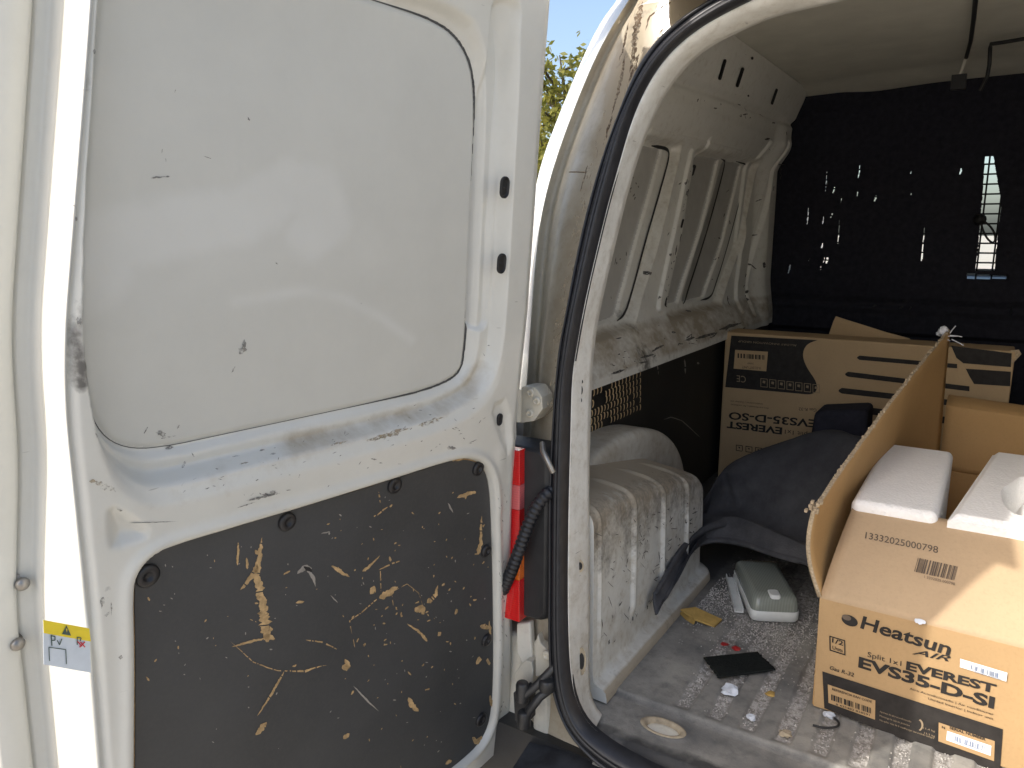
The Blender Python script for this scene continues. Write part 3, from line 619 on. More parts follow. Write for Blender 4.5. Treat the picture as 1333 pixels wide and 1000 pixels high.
# loose chips on the floor
mb = MB(); r_ = random.Random(4)
def chip(x, y, s, z):
    a = r_.uniform(0, 6.28); ring = [(x+s*math.cos(a+q*2.1)*r_.uniform(.6, 1), y+s*math.sin(a+q*2.1)*r_.uniform(.6, 1), z) for q in range(3)]
    mb.add(ring+[(x, y, z+s*r_.uniform(.5, 1.1))], [(0, 1, 3), (1, 2, 3), (2, 0, 3)])
for i in range(5200):
    if r_.random() < .52: x = -.330+.0475*r_.randrange(0, 9)+r_.gauss(0, .0055); y = .985+abs(r_.gauss(0, .28))
    else: x = r_.uniform(-.415, .05); y = 1.30+abs(r_.gauss(0, .12))*r_.choice((1, 1, -.6))
    if -.42 < x < .1 and .975 < y < 1.7: chip(x, y, r_.uniform(.0007, .0024)*(1.5 if r_.random() < .06 else 1), FLOOR-.004 if abs(((x+.330+.02375) % .0475)-.02375) < .009 else FLOOR)
for i in range(1900):
    q_ = on_z(r_.gauss(908, 30), r_.gauss(778, 16), FLOOR); 
    if q_[0] > -.415 and q_[1] < 1.7: chip(q_[0], q_[1], r_.uniform(.0008, .0026), FLOOR)
for i in range(900):
    q_ = on_z(r_.gauss(1010, 32), r_.gauss(828, 14), FLOOR)
    if q_[0] > -.415: chip(q_[0], q_[1], r_.uniform(.0008, .0024), FLOOR)
mb.build('floor_grit', M['grit'], floor, kind='stuff', fix=False)

# ------------------------------------------------------------------ bulkhead, ceiling, outer shell
slits = [[(1282, 204), (1293, 204), (1296, 222), (1298, 236), (1302, 256), (1303, 274), (1299, 296), (1298, 312), (1296, 330), (1294.5, 353), (1269, 353), (1272, 330), (1274, 305), (1276, 280), (1279, 250), (1280, 225)],
         [(1258, 356), (1312, 360), (1312, 364), (1258, 364)]]
def thin(x, y0, y1, wd=1.8, lean=-2):
    wd *= .46; slits.append([(x-wd/2, y0), (x+wd/2, y0), (x+wd/2*1.3+lean*.2, (y0+y1)/2), (x+wd*.3+lean, y1), (x-wd*.6+lean, y1), (x-wd/2*1.2+lean*.4, (y0+y1)/2)])
for a in ((1052, 271, 294, 2), (1076, 222, 250, 1.2), (1086, 244, 252, 3), (1095, 254, 268, 2), (1092, 286, 320, 2.2), (1083, 278, 284, 4), (1119, 216, 232, 2), (1117, 240, 258, 1.2), (1140, 255, 263, 4), (1071, 316, 324, 4), (1070, 334, 352, 2), (1077, 336, 344, 5), (1073, 336, 343, 2), (1028, 345, 356, 2.5), (1054, 336, 341, 3),
          (1203, 297, 318, 2.2), (1201, 318, 342, 3.0), (1186, 223, 228, 2.5), (1251, 220, 228, 4), (1141, 396, 399, 8), (1177, 391, 393, 6), (1175, 398, 402, 9), (1187, 398, 403, 4), (1186, 252, 256, 1.5), (1072, 280, 294, 1.5), (1317, 400, 410, 4), (1043, 314, 316, 3)): thin(*a)
nxb, nzb = 620, 430; xb = np.linspace(-.72, .16, nxb); zb = np.linspace(-.50, .50, nzb); XBk, ZBk = np.meshgrid(xb, zb)
YB = BULK+.008*(fbm(XBk, ZBk, 5, 3)-.5)+.012*np.exp(-((ZBk+.16)/.02)**2)*0
band = sst(-.225, -.245, ZBk)*sst(-.31, -.295, ZBk); YB -= .03*sst(-.19, -.215, ZBk)+.025*band
YB -= .05*sst(.36, .42, ZBk)*sst(-.36, -.48, XBk)                             # padded corner at the top
YB += .0010*(vnoise(XBk, ZBk, 90, 5)-.5)
cut = np.zeros((nzb, nxb), bool)
for s in slits:
    q = np.array([on_y(a, b, BULK)[[0, 2]] for a, b in s]); lo = q.min(0)-.02; hi = q.max(0)+.02
    i0, i1 = np.searchsorted(xb, (lo[0], hi[0])); j0, j1 = np.searchsorted(zb, (lo[1], hi[1]))
    sub = sdf_poly(q, XBk[j0:j1, i0:i1], ZBk[j0:j1, i0:i1])+.0015*(vnoise(XBk[j0:j1, i0:i1], ZBk[j0:j1, i0:i1], 150, 3)-.25); cut[j0:j1, i0:i1] |= sub < 0
bulk = link('bulkhead', grid_mesh('bulkhead', np.stack([XBk, YB, ZBk], -1), keep=~cut[:-1, :-1]), M['felt'], van)
mb = MB()
for xa, xb_, za, zb2 in ((.16, .66, -.50, .50), (-.72, .66, FLOOR-.02, -.50)): mb.box(((xa+xb_)/2, BULK+.01, (za+zb2)/2), (xb_-xa+.002, .02, zb2-za))
mb.build('lower_bulkhead', M['felt'], bulk)
mb = MB()
for k in range(22): z = -.14+.0285*k; mb.tube([(-.60, BULK+.045, z), (.10, BULK+.045, z)], .0027, 5, cap=False)
for k in range(18): x = -.58+.040*k-.004; mb.tube([(x, BULK+.050, -.15), (x, BULK+.050, .46)], .0027, 5, cap=False)
mb.build('wire_grille', M['wire'], bulk)
mb = MB(); pts = [on_y(a, b, BULK-.03) for a, b in smooth([(1276, 284), (1279, 300), (1287, 314), (1295, 317), (1296, 306), (1290, 295), (1281, 288), (1276, 284)], 24, 2)]; mb.tube(pts, .003, 7)
mb.lathe(on_y(1276, 286, BULK+.0), (0, -1, 0), [(.016, 0), (.017, .02), (.013, .035), (.004, .04)], 12); mb.build('cable_loop', M['wire'], bulk)
# ceiling
xs2 = np.linspace(-.58, .62, 90); ys2 = np.linspace(1.02, BULK+.01, 110); A2, B2 = np.meshgrid(xs2, ys2)
Zc = CEIL+.018*np.sin((A2+.58)/1.2*math.pi)-.02*sst(2.45, 2.62, B2)+.004*(vnoise(A2, B2, 5, 3)-.5); Zc -= .10*sst(1.12, 1.03, B2)
ceil = link('ceiling', grid_mesh('ceiling', np.stack([A2, B2, Zc], -1)), M['headliner'], van)
def ceil_pt(px, py): return on_z(px, py, CEIL+.004)
mb = MB(); mb.tube([ceil_pt(*p)+np.array([0, 0, -.006]) for p in ((1271, -10), (1268, 20), (1264, 50), (1258, 72))], .0045, 8); mb.build('ceiling_cable', M['wire'], ceil)
mb = MB(); a = ceil_pt(1258, 72); a = a+np.array([0, 0, -.006]); bb = on_y(1249, 100, a[1]+.03); mb.tube([a, a*.4+bb*.6, bb], .0042, 8, 0); 
mb.box(on_y(1248, 107, a[1]+.03), (.034, .018, .036), mi=1); mb.build('cable_plug', [M['headliner'], M['black_plastic']], ceil)
mb = MB(); k0 = [ceil_pt(1345, 45), ceil_pt(1310, 51), ceil_pt(1290, 54)]; k0 = [p+np.array([0, 0, -.006]) for p in k0]; yk = k0[-1][1]
k0 += [on_y(1289, 62, yk+.01), on_y(1288, 84, yk+.02), on_y(1285, 100, yk+.03), on_y(1276, 118, yk+.04)]; mb.tube(k0, .0045, 8); mb.build('ceiling_cable', M['wire'], ceil)
# header above the rear opening
mb = MB(); hp = []
for k in range(30):
    x = -.42+.98*k/29; hp.append([(x, 1.045, .455), (x, 1.03, .37), (x, 1.00, .325), (x, .985, .30), (x, .955, .285)])
hp = np.array(hp).transpose(1, 0, 2); link('rear_header', grid_mesh('rear_header', loft(list(hp), 5)), M['inner'], van)
# roof, far side, underside, cab
mb = MB()
mb.box((-.05, 2.56, .497), (1.16, 3.16, .02)); mb.box((-.70, 2.95, .494), (.15, 2.3, .02)); mb.box((.60, 2.95, .494), (.15, 2.3, .02)); mb.box((-.05, .992, .40), (.36, .03, .18)); mb.build('roof', M['body'], van)
mb = MB(); mb.box((.645, 1.8, -.1), (.02, 1.74, 1.22)); mb.build('far_side', M['inner'], van)
mb = MB(); mb.box((-.05, 2.5, FLOOR-.09), (1.42, 3.3, .1)); mb.build('underbody', M['black_plastic'], van)
mb = MB(); mb.box((-.715, 1.8, -.45), (.02, 1.8, .5)); mb.box((-.74, 1.05, -.5), (.02, .2, .4)); mb.build('inner_side_backing', M['inner'], van)
mb = MB(); mb.slab([(-.75, 4.0, -.15), (.65, 4.0, -.15), (.65, 5.0, -.35), (-.75, 5.0, -.35)], (0, .2, .98), .06); mb.box((-.05, 4.95, -.72), (1.4, .12, .70)); mb.build('bonnet', M['body'], van)
mb = MB(); mb.slab([(-.7, 3.55, .49), (.6, 3.55, .49), (.65, 4.1, -.14), (-.75, 4.1, -.14)], (0, .75, .66), .005); mb.build('windscreen', M['glass'], van)
mb = MB(); mb.box((-.05, 3.8, -.26), (1.36, .5, .16)); mb.build('dashboard', M['black_plastic'], van, bevel=.03)
for px in (-.74, .64):
    for py in (1.25, 4.15):
        mb = MB(); mb.lathe((px-.07 if px < 0 else px+.07, py, GROUND+.3), (-1 if px > 0 else 1, 0, 0), [(.05, 0), (.19, .0), (.2, .03), (.27, .01), (.3, .04), (.3, .16), (.27, .19), (.1, .19)], 28); mb.build('wheel', M['rubber'], van)
# bumper
mb = MB(); pts_top = [on_z(p[0], p[1], -.735) for p in ((664, 1000), (676, 985), (692, 968), (707, 958), (722, 957))]
P = []
for x in np.linspace(-.515, .6, 60):
    e = sst(-.43, -.515, x); y0_ = .68+.12*e**1.5; P.append([(x, .87, -.728), (x, .80+.05*e, -.727-.01*e), (x, y0_+.015, -.735-.012*e), (x, y0_, -.76), (x, y0_-.006, -.84), (x, y0_+.01, -.95), (x, .86, -.98)])
P = np.array(P).transpose(1, 0, 2); link('rear_bumper', grid_mesh('rear_bumper', loft(list(P), 6)), M['liner'], van)

# ------------------------------------------------------------------ left rear door (open past square)
ang = math.radians(7.4); DD = np.array([-math.sin(ang), -math.cos(ang), 0.0]); DU = np.array([.11, 0, 1.0]); DU -= DD*(DU @ DD); DU /= np.linalg.norm(DU)
DN = np.cross(DU, DD); DN *= np.sign(DN[0]); DP = on_y(665, 560, .816)
def duv(px, py, dep=0.0):
    q = on_plane(px, py, DN, DP+DN*dep)-DP; return np.array([q @ DD, q @ DU])
def dxyz(u, v, d=0.0): return DP+np.multiply.outer(u, DD)+np.multiply.outer(v, DU)+np.multiply.outer(d, DN)
Dpoly = lambda pts, dep=0.0: np.array([duv(*p, dep) for p in pts])
hinge = Dpoly([(735, -300), (721, -130), (712, 0), (701, 150), (691, 300), (684, 400), (676, 480), (668, 560), (665, 650), (664, 750), (664, 850), (663, 925), (655, 962), (632, 1000), (590, 1040), (480, 1110)], -.014)
hs = hinge[np.argsort(hinge[:, 1])]
VB, VT = -.60, .66
free_v = np.array([-.7, -.25, -.06, .15, .41, .66]); free_u = np.array([.526, .526, .527, .534, .498, .468])
nu, nv = 470, 640; vv = np.linspace(VB, VT, nv); ss = np.linspace(0, 1, nu)
uH = np.interp(vv, hs[:, 1], hs[:, 0]); k_ = np.ones(9)/9; uH = np.convolve(np.pad(uH, 4, 'edge'), k_, 'valid'); uF = np.interp(vv, free_v, free_u); uF = np.convolve(np.pad(uF, 30, 'edge'), np.ones(61)/61, 'valid')
UU = uH[:, None]+(uF-uH)[:, None]*ss[None]; VV = np.broadcast_to(vv[:, None], UU.shape)
pane = smooth_closed(Dpoly([(612, 470), (617, 400), (622, 300), (626, 200), (628, 120), (621, 76), (600, 42), (565, 21), (500, 0), (350, -48), (215, -90), (170, -95), (146, -70), (134, -10), (122, 150), (113, 300), (109, 400), (112, 470), (120, 528), (138, 570), (170, 589), (216, 588), (300, 569.5), (400, 548), (500, 526), (562, 511), (595, 497), (607, 485)], -.02), 2)
rais = smooth_closed(Dpoly([(700, -60), (692, 20), (684, 120), (676, 250), (669, 380), (661, 470), (640, 525), (590, 560), (480, 594), (330, 634), (235, 660), (190, 664), (158, 648), (138, 618), (120, 560), (108, 480), (103, 380), (108, 250), (120, 80), (128, -60), (150, -150), (350, -130), (560, -80), (660, -70)]), 2)
brd = smooth_closed(Dpoly([(176, 1200), (178, 1000), (179, 850), (177, 780), (180, 748), (203, 722), (245, 707), (300, 691), (400, 661), (500, 630), (580, 604), (608, 598), (630, 604), (641, 626), (644, 690), (646, 790), (646, 890), (642, 940), (630, 968), (606, 992), (560, 1027), (330, 1200), (200, 1295)]), 2)
sP = sdf_poly(pane, UU, VV); sR = sdf_poly(rais, UU, VV); sB = sdf_poly(brd, UU, VV)
D = np.zeros(UU.shape)
t_ = np.clip(sP, 0, None)/(np.clip(sP, 0, None)+np.clip(-sR, 0, None)+1e-6); inside = sR < 0
lower = sst(.13, .03, VV)                                                    # sill side of the recess is a proper ledge
ramp_ = np.where(lower > .5, 0, 0)
prof_side = sst(.55, .80, t_)*.62+sst(.06, .28, t_)*.38
prof_low = sst(.06, .22, t_)*.10+sst(.40, .62, t_)*.72+sst(.62, 1.0, t_)*.18
pr = prof_side*(1-lower)+prof_low*lower
D = np.where(inside, -.030*(1-pr), 0.0); D = np.where(sP < 0, -.030, D)
D -= .0025*np.exp(-(sP/.0030)**2)                                            # joint round the blanked window
D += .003*sst(-.004, .02, sP*-1)*0
D += .0035*np.exp(-((sB-.008)/.006)**2); D -= .012*sst(.004, -.002, sB)        # bead and rebate for the board
D -= .010*sst(.022, .0, UU-uH[:, None])**1.5                                   # hinge side rolls away
# triangular dimple and other pressings
tri = smooth_closed(Dpoly([(144, 668), (150, 664), (190, 690), (188, 700), (150, 712), (146, 700)]), 1); D -= .009*sst(.006, -.010, sdf_poly(tri, UU, VV))
ln = Dpoly([(668, 15), (656, 150), (646, 300), (640, 420)]); D -= .007*sst(.016, .008, dist_line(ln, UU, VV))
ln = Dpoly([(688, 560), (652, 590), (648, 660)]); D += .002*np.exp(-(dist_line(ln, UU, VV)/.012)**2)
pck = smooth_closed(Dpoly([(640, 530), (662, 520), (664, 600), (650, 560)]), 1); D -= .004*sst(.006, -.006, sdf_poly(pck, UU, VV))
D += .0005*(vnoise(UU, VV, 7, 2)-.5)
# free edge: roll-over (sunlit) then the latch flange and the outer skin hem
fe = uF[:, None]-UU; D -= .006*sst(.010, .0, fe)**1.5
wE = .0005+.019*sst(.12, -.10, vv)                                               # the end face widens towards the bottom
ext = [(.03, -.003), (.12, -.010), (.45, -.024), (.97, -.044), (1.0, -.0475, 0.), (1, -.0485, -.0018), (1, -.062, -.0018), (1, -.076, -.0015), (1, -.079, .0012), (1, -.079, .008), (1, -.0835, .0095), (1, -.0835, .0105), (1, -.0765, .012), (1, -.0745, .0155), (1, -.0742, .034), (1, -.078, .0375), (1, -.104, .0375)]
exth = [(-.002, -.016), (-.003, -.024), (-.003, -.098)]
XU = np.concatenate([(uH[:, None]+np.array([[e[0] for e in exth[::-1]]])), UU, uF[:, None]+np.stack([wE*e[0]+(e[2] if len(e) > 2 else 0) for e in ext], 1)], 1)
XD = np.concatenate([np.broadcast_to(np.array([[e[1] for e in exth[::-1]]]), (nv, len(exth))), D, np.broadcast_to(np.array([[e[1] for e in ext]]), (nv, len(ext)))], 1)
XV = np.broadcast_to(vv[:, None], XU.shape)
Pd = DP+XU[..., None]*DD+XV[..., None]*DU+XD[..., None]*DN
def padd(a, k): return np.concatenate([np.repeat(a[:, :1], len(exth), 1)*k, a, np.repeat(a[:, -1:], len(ext), 1)*k], 1)
# dust on the ledge, rubbing at the left jamb, wipe marks on the blank
led = Dpoly([(395, 585), (450, 572), (520, 553), (580, 538), (620, 515), (640, 480)]); dl = dist_line(led, UU, VV)
dirt = .62*np.exp(-(dl/.010)**2)*(.30+1.0*fbm(UU, VV, 60, 3))+.30*np.exp(-(dist_line(Dpoly([(230, 640), (420, 585)]), UU, VV)/.02)**2)*fbm(UU, VV, 40, 5)
lj = Dpoly([(103, 370), (101, 440), (108, 500)]); scf = .75*np.exp(-(dist_line(lj, UU, VV)/.009)**2)*(.4+.9*vnoise(UU, VV, 55, 6))
scf += .45*np.exp(-(dist_line(Dpoly([(118, 85), (118, 115)]), UU, VV)/.006)**2)+.5*np.exp(-(dist_line(Dpoly([(138, 770), (142, 800), (137, 830)]), UU, VV)/.007)**2)*fbm(UU, VV, 90, 3)*1.5
scf += 0.0*UU
sm1 = Dpoly([(130, 380), (170, 320), (250, 300), (340, 285), (400, 250), (440, 255), (455, 290), (430, 310)]); smear = .7*sst(.034, .016, dist_line(sm1, UU, VV)+.010*(fbm(UU, VV, 40, 15)-.5))*(.3+.9*fbm(UU, VV, 12, 8))
sm2 = Dpoly([(330, 400), (420, 385), (470, 395), (520, 420), (560, 450)]); smear += .6*np.exp(-(dist_line(sm2, UU, VV)/.006)**2)*(.4+.7*vnoise(UU, VV, 25, 9))
smear += .35*np.exp(-(dist_line(Dpoly([(140, 350), (230, 380), (330, 330), (490, 310)]), UU, VV)/.03)**2)*fbm(UU, VV, 10, 18)
mid = np.zeros((nv-1, XU.shape[1]-1), int); mid[:, len(exth):len(exth)+nu-1] = (sP < -.0005)[:-1, :-1]
door = link('rear_door', grid_mesh('rear_door', Pd, {'dirt': padd(dirt, 0), 'scuff': padd(np.clip(scf, 0, 1), 0), 'smear': padd(np.clip(smear, 0, 1)*(sP < 0), 0)}, mat=mid), [M['door'], M['pane'], M['joint']], van, label='left rear door standing open, white with a dark lower board')
def door_depth(u, v):
    j = int(np.clip(round((v-VB)/(VT-VB)*(nv-1)), 0, nv-1)); s = (u-uH[j])/(uF[j]-uH[j]); return D[j, int(np.clip(round(s*(nu-1)), 0, nu-1))]
def hit_door(px, py):
    d = 0.0
    for _ in range(4): u, v = duv(px, py, d); d = door_depth(u, v)
    u, v = duv(px, py, d); return dxyz(u, v, d)
# dark sealing joint along the hinge side and top of the blanked window
pl_ = resample(np.vstack([pane, pane[:1]]), 700); tn = np.roll(pl_, -1, 0)-np.roll(pl_, 1, 0); tn /= np.linalg.norm(tn, axis=1)[:, None]+1e-9; nn_ = np.stack([-tn[:, 1], tn[:, 0]], 1); mb = MB(); vs = []; fs = []
rg_ = np.random.default_rng(4); jw = np.convolve(rg_.random(720), np.ones(21)/21, 'valid')[:700]
for k in range(700):
    u, v = pl_[k]; uh = np.interp(v, vv, uH); f_ = float(sst(.30, .10, u-uh))*1.0+.32; wd_ = .0011*f_*(.7+.7*jw[k])
    for sg in (-1, 1): q_ = pl_[k]+nn_[k]*sg*wd_; vs.append(dxyz(q_[0], q_[1], door_depth(q_[0], q_[1])*.5-.030*.5+.0011 if False else max(door_depth(*q_), door_depth(*pl_[k]))+.0006))
fs = [(2*k, 2*k+1, 2*k+3, 2*k+2) for k in range(699) if pl_[k][1] < .6]
mb.add(vs, fs); mb.build('sealing_joint', M['joint'], door, fix=False)
# outer skin; its unseen hinge-side wrap is extended to block sun from the pillar
mb = MB(); ring = []
qv = np.linspace(VB, VT, 40); qh = np.interp(qv, vv, uH)-.004; qf = np.interp(qv, vv, uF+wE)+.0365
qh2 = qh-.115
Po = np.array([[dxyz(a+(b_-a)*s, v, -.101-.008*math.sin(math.pi*s)-.048*max(0, 1-s/.42)**1.3) for s in np.linspace(0, 1, 18)] for a, b_, v in zip(qh2, qf, qv)]); link('outer_skin', grid_mesh('outer_skin', Po, flip=True), M['body'], door)
mb = MB(); edge_t = [dxyz(a, VT, -.03) for a in np.linspace(qh[-1], qf[-1], 8)]
mb.slab([dxyz(qh[-1], VT, 0), dxyz(qf[-1], VT, -.0), dxyz(qf[-1], VT, -.10), dxyz(qh[-1], VT, -.10)], DU, .004); mb.build('edge_cap', M['door'], door); mb = MB(); mb.slab([dxyz(qh[0], VB, 0), dxyz(qf[0], VB, 0), dxyz(qf[0], VB, -.10), dxyz(qh[0], VB, -.10)], -DU, .004); mb.build('edge_cap', M['door'], door)
# lower board
BD = -.0055
mb = MB(); bp = smooth_closed(brd, 0); cen = bp.mean(0); dirn = bp-cen; inn_ = bp-dirn/np.linalg.norm(dirn, axis=1)[:, None]*.0012
mb.slab([dxyz(u, v, BD) for u, v in inn_], DN, .005); mb.slab([dxyz(u, v, BD-.0015) for u, v in bp], DN, .0035, 1)
board = mb.build('lower_board', [M['board'], M['wood_wear']], door)
hit_bd = lambda px, py: on_plane(px, py, DN, DP+DN*(BD+.0002))
mb = MB()
big = [([(341, 700), (338, 725), (335, 750), (339, 775), (344, 800), (348, 836)], [5, 9, 13, 17, 18, 24]), ([(336, 735), (326, 752), (313, 768)], [10, 9, 3]), ([(332, 716), (336, 722)], [6, 8]), ([(310, 706), (309, 736)], [2.5, 5, 3]), ([(321, 726), (322, 741)], [3, 6, 3]), ([(343, 828), (358, 832)], [12, 12, 4]), ([(302, 842), (325, 836), (345, 831)], [2, 5, 3]),
       ([(300, 835), (330, 862), (360, 873), (395, 874), (414, 868), (425, 866)], [.8, 1.5, 2.2, 2.0, 4.5, 1.5]), ([(370, 874), (356, 900), (335, 932)], [3, 5, 2]), ([(333, 957), (342, 946), (347, 940)], [5, 12, 5]),
       ([(430, 736), (445, 745), (455, 751)], [2, 8, 3]), ([(495, 723), (480, 738), (472, 744)], [1, 3.5, 7]), ([(493, 778), (470, 798), (455, 808), (458, 825)], [2.5, 2, 2, 1]), ([(494, 779), (505, 772), (518, 764)], [10, 13, 5]), ([(482, 766), (489, 771)], [12, 15, 10]), ([(512, 770), (530, 760), (545, 772), (551, 790)], [.7, 1.1, .9, .7]), ([(556, 785), (567, 775), (570, 762)], [10, 7, 2]), ([(540, 796), (548, 792), (552, 800)], [8, 14, 6]), ([(496, 770), (495, 740)], [1, 2, 1]), ([(493, 742), (510, 734), (522, 730)], [1.5, 3, 2]), ([(510, 772), (512, 790)], [1.2, 1.2]),
       ([(460, 832), (462, 843)], [1.2, 1.5]), ([(398, 833), (420, 836), (440, 846)], [2, 3, 2]), ([(445, 870), (455, 868), (449, 858)], [12, 12, 3]), ([(505, 660), (497, 665), (490, 672)], [2, 3, 1.5]), ([(493, 640), (495, 655)], [1.5, 3, 1]), ([(595, 648), (610, 643), (621, 640)], [4, 8, 4]), ([(606, 650), (607, 643)], [4, 5]), ([(627, 672), (626, 690), (626, 708), (622, 722)], [2, 4, 6, 10]), ([(530, 812), (545, 822), (556, 835)], [3, 4, 6]), ([(570, 828), (574, 823)], [6, 8]), ([(625, 815), (640, 818)], [6, 10, 5]), ([(637, 808), (639, 830)], [2, 5, 3]), ([(620, 865), (624, 855)], [5, 9]), ([(635, 857), (637, 866)], [5, 5]), ([(532, 908), (537, 920), (545, 926)], [6, 10, 8]), ([(447, 962), (455, 955)], [6, 9, 4]), ([(615, 960), (622, 966), (627, 958)], [6, 10, 4]), ([(580, 995), (588, 990)], [6, 8]), ([(638, 905), (643, 925)], [4, 7, 4]), ([(588, 600), (596, 598), (605, 597)], [3, 6, 3]), ([(385, 785), (396, 783)], [3, 6, 2]), ([(322, 805), (334, 810)], [1, 2])]
for i, (p, wd) in enumerate(big): stroke(mb, hit_bd, p, wd, 100+i, lift=.0006, step=1.6, gap=.04 if max(wd) > 4.5 else .22, jag=.6)
for i in range(120):
    if r_.random() < .75: px, py = r_.gauss(540, 60), r_.gauss(790, 75)
    else: px, py = r_.uniform(190, 636), r_.uniform(640, 960)
    u, v = duv(px, py); 
    if sdf_poly(brd, np.array([u]), np.array([v]))[0] > -.008: continue
    s = abs(r_.gauss(0, 1))+.7; blob(mb, hit_bd, px, py, s*3.2, s*1.4, r_.gauss(-60, 40), i, lift=.0006, jag=.7, n=9)
mb.build('worn_patches', M['wood_patch'], door, kind='stuff')
mb = MB(); stroke(mb, hit_bd, [(460, 893), (478, 912), (493, 926)], [1.5, 3.5, 1], 3, jag=.5, lift=.0006); stroke(mb, hit_bd, [(583, 655), (590, 668)], [2, 4, 1], 4, lift=.0006); stroke(mb, hit_bd, [(430, 775), (440, 785)], [1, 2.5, 1], 4, lift=.0006); stroke(mb, hit_bd, [(418, 695), (430, 692)], [2, 3, 1], 4, lift=.0006)
for i in range(90):
    px, py = r_.uniform(190, 636), r_.uniform(640, 980); u, v = duv(px, py)
    if sdf_poly(brd, np.array([u]), np.array([v]))[0] < -.008: blob(mb, hit_bd, px, py, r_.uniform(1, 5), r_.uniform(.8, 2), r_.uniform(0, 180), i, lift=.0006, n=8)
mb.build('pale_scratches', M['pale_wear'], door, kind='stuff')
mb = MB(); stroke(mb, hit_bd, [(387, 747), (398, 738), (406, 740)], [4, 9, 4], 9, lift=.0006); stroke(mb, hit_bd, [(399, 740), (408, 752), (411, 764)], [6, 7, 1], 10, lift=.0006)
blob(mb, hit_bd, 401, 741, 14, 7, 30, 3, 1, lift=.0009); mb.build('board_tear', [M['pale_wear'], M['hole']], door)
for px, py, rad in ((195, 752, .0095), (377, 681, .0088), (517, 633.5, .0088), (625.5, 611.5, .0085), (636, 718.5, .0082), (636.5, 835, .0085), (629, 939, .0095), (300, 1150, .009), (185, 1050, .009)):
    u, v = duv(px, py); mb = MB(); rad *= 1.12; mb.lathe(dxyz(u, v, BD), DN, [(rad, 0), (rad, .0026), (rad*.88, .0040), (rad*.55, .0046), (rad*.40, .0040), (rad*.32, .0018), (.0003, .0016)], 22); mb.build('push_plug', M['plug'], door)
# grommet slots and hole on the hinge side channel
def door_slot(px, py, hw, hh, name='rubber_grommet', deep=.004, rimr=1.0):
    p = hit_door(px, py); mb = MB(); n = 24; q = p-DP; u, v, d = q @ DD, q @ DU, q @ DN
    def ring(s, dd): return [dxyz(u+s*hw*math.cos(2*math.pi*k/n), v+s*hw*math.sin(2*math.pi*k/n)+(hh-hw)*(1 if math.sin(2*math.pi*k/n) >= 0 else -1), d+dd) for k in range(n)]
    R0, R1, R2, R3 = ring(1.0, .0002), ring(1.0, .002), ring(.8, .0028), ring(.6, .0008); vs = R0+R1+R2+R3
    mb.add(vs, [(a*n+k, a*n+(k+1) % n, (a+1)*n+(k+1) % n, (a+1)*n+k) for a in range(3) for k in range(n)]+[tuple(range(3*n, 4*n))], 0, False); mb.lathe(dxyz(u, v, d+.0006), DN, [(hw*.28, 0), (hw*.2, .001), (.0002, .001)], 10)
    mb.build(name, M['hole'], door)
door_slot(656, 244, .0078, .0125); door_slot(652, 343, .0076, .0122); door_slot(649.5, 546, .0052, .0082, 'drain_hole')
# scuffs on the painted frame
mb = MB()
for i, (px, py, l, wd, an) in enumerate(((123, 67, 5, 9, 0), (324, 155, 6, 4, 60), (211, 197, 8, 1.5, 100), (216, 209, 8, 1.5, 80), (205, 231, 26, 3, -5), (217, 230, 9, 3, 0), (270, 205, 14, 1.5, 20), (228, 118, 8, 1.5, 100), (316, 455, 18, 12, -60), (304, 481, 10, 3, -60), (318, 447, 7, 8, 0), (210, 565, 18, 10, 20), (219, 569, 26, 3, -10), (190, 560, 14, 2, -60), (220, 583, 14, 5, -10), (232, 556, 8, 2, -60), (239, 605, 12, 5, -70), (251, 592, 9, 2, 60), (318, 603, 16, 2.5, -14), (307, 594, 14, 2, -10), (341, 586, 9, 3, -10), (355, 591, 11, 4, -8), (342, 647, 50, 6, -14), (322, 657, 30, 2, -18), (352, 643, 26, 7, -10), (487, 598, 10, 2.5, 10), (587, 583, 15, 7, 5), (156, 664, 12, 3, 20), (125, 565, 14, 3, 75), (200, 680, 70, 1, -2), (134, 782, 8, 16, 10), (140, 800, 14, 5, -30), (99, 285, 4, 8, 0), (96, 268, 4, 4, 0), (628, 610, 3, 2, 0), (560, 540, 4, 2, 0), (615, 575, 14, 1.5, -25), (470, 395, 3, 2, 0), (360, 343, 5, 2, 40), (636, 450, 4, 2, 0), (630, 462, 5, 1.5, 60), (145, 790, 3, 20, 0), (157, 856, 6, 9, 0), (103, 418, 9, 14, 0))): blob(mb, hit_door, px, py, l, wd, an, 300+i, jag=.7, lift=.0012)
for i in range(70):
    px, py = r_.uniform(230, 640), 0; py = 640-(px-230)*.23+r_.gauss(0, 16); blob(mb, hit_door, px, py, r_.uniform(2, 8), r_.uniform(.6, 1.5), r_.gauss(-20, 30), 400+i, lift=.0012, n=8)
for i in range(34): blob(mb, hit_door, r_.uniform(648, 660), r_.uniform(640, 930), r_.uniform(2, 6), r_.uniform(.6, 1.6), r_.uniform(20, 120), 500+i, lift=.0012, n=8)
mb.build('scuff_marks', M['scuff_light'], door, kind='stuff')
mb = MB()
for i, (px, py, l, wd, an) in enumerate(((133, 632, 26, 12, 25), (122, 627, 14, 7, 0), (146, 637, 14, 8, 40), (505, 566, 70, 9, -17), (560, 549, 40, 8, -18), (440, 577, 30, 5, -14))): blob(mb, hit_door, px, py, l, wd, an, 600+i, jag=.75, lift=.001)
mb.build('mud_marks', M['mud_thin'], door, kind='stuff')
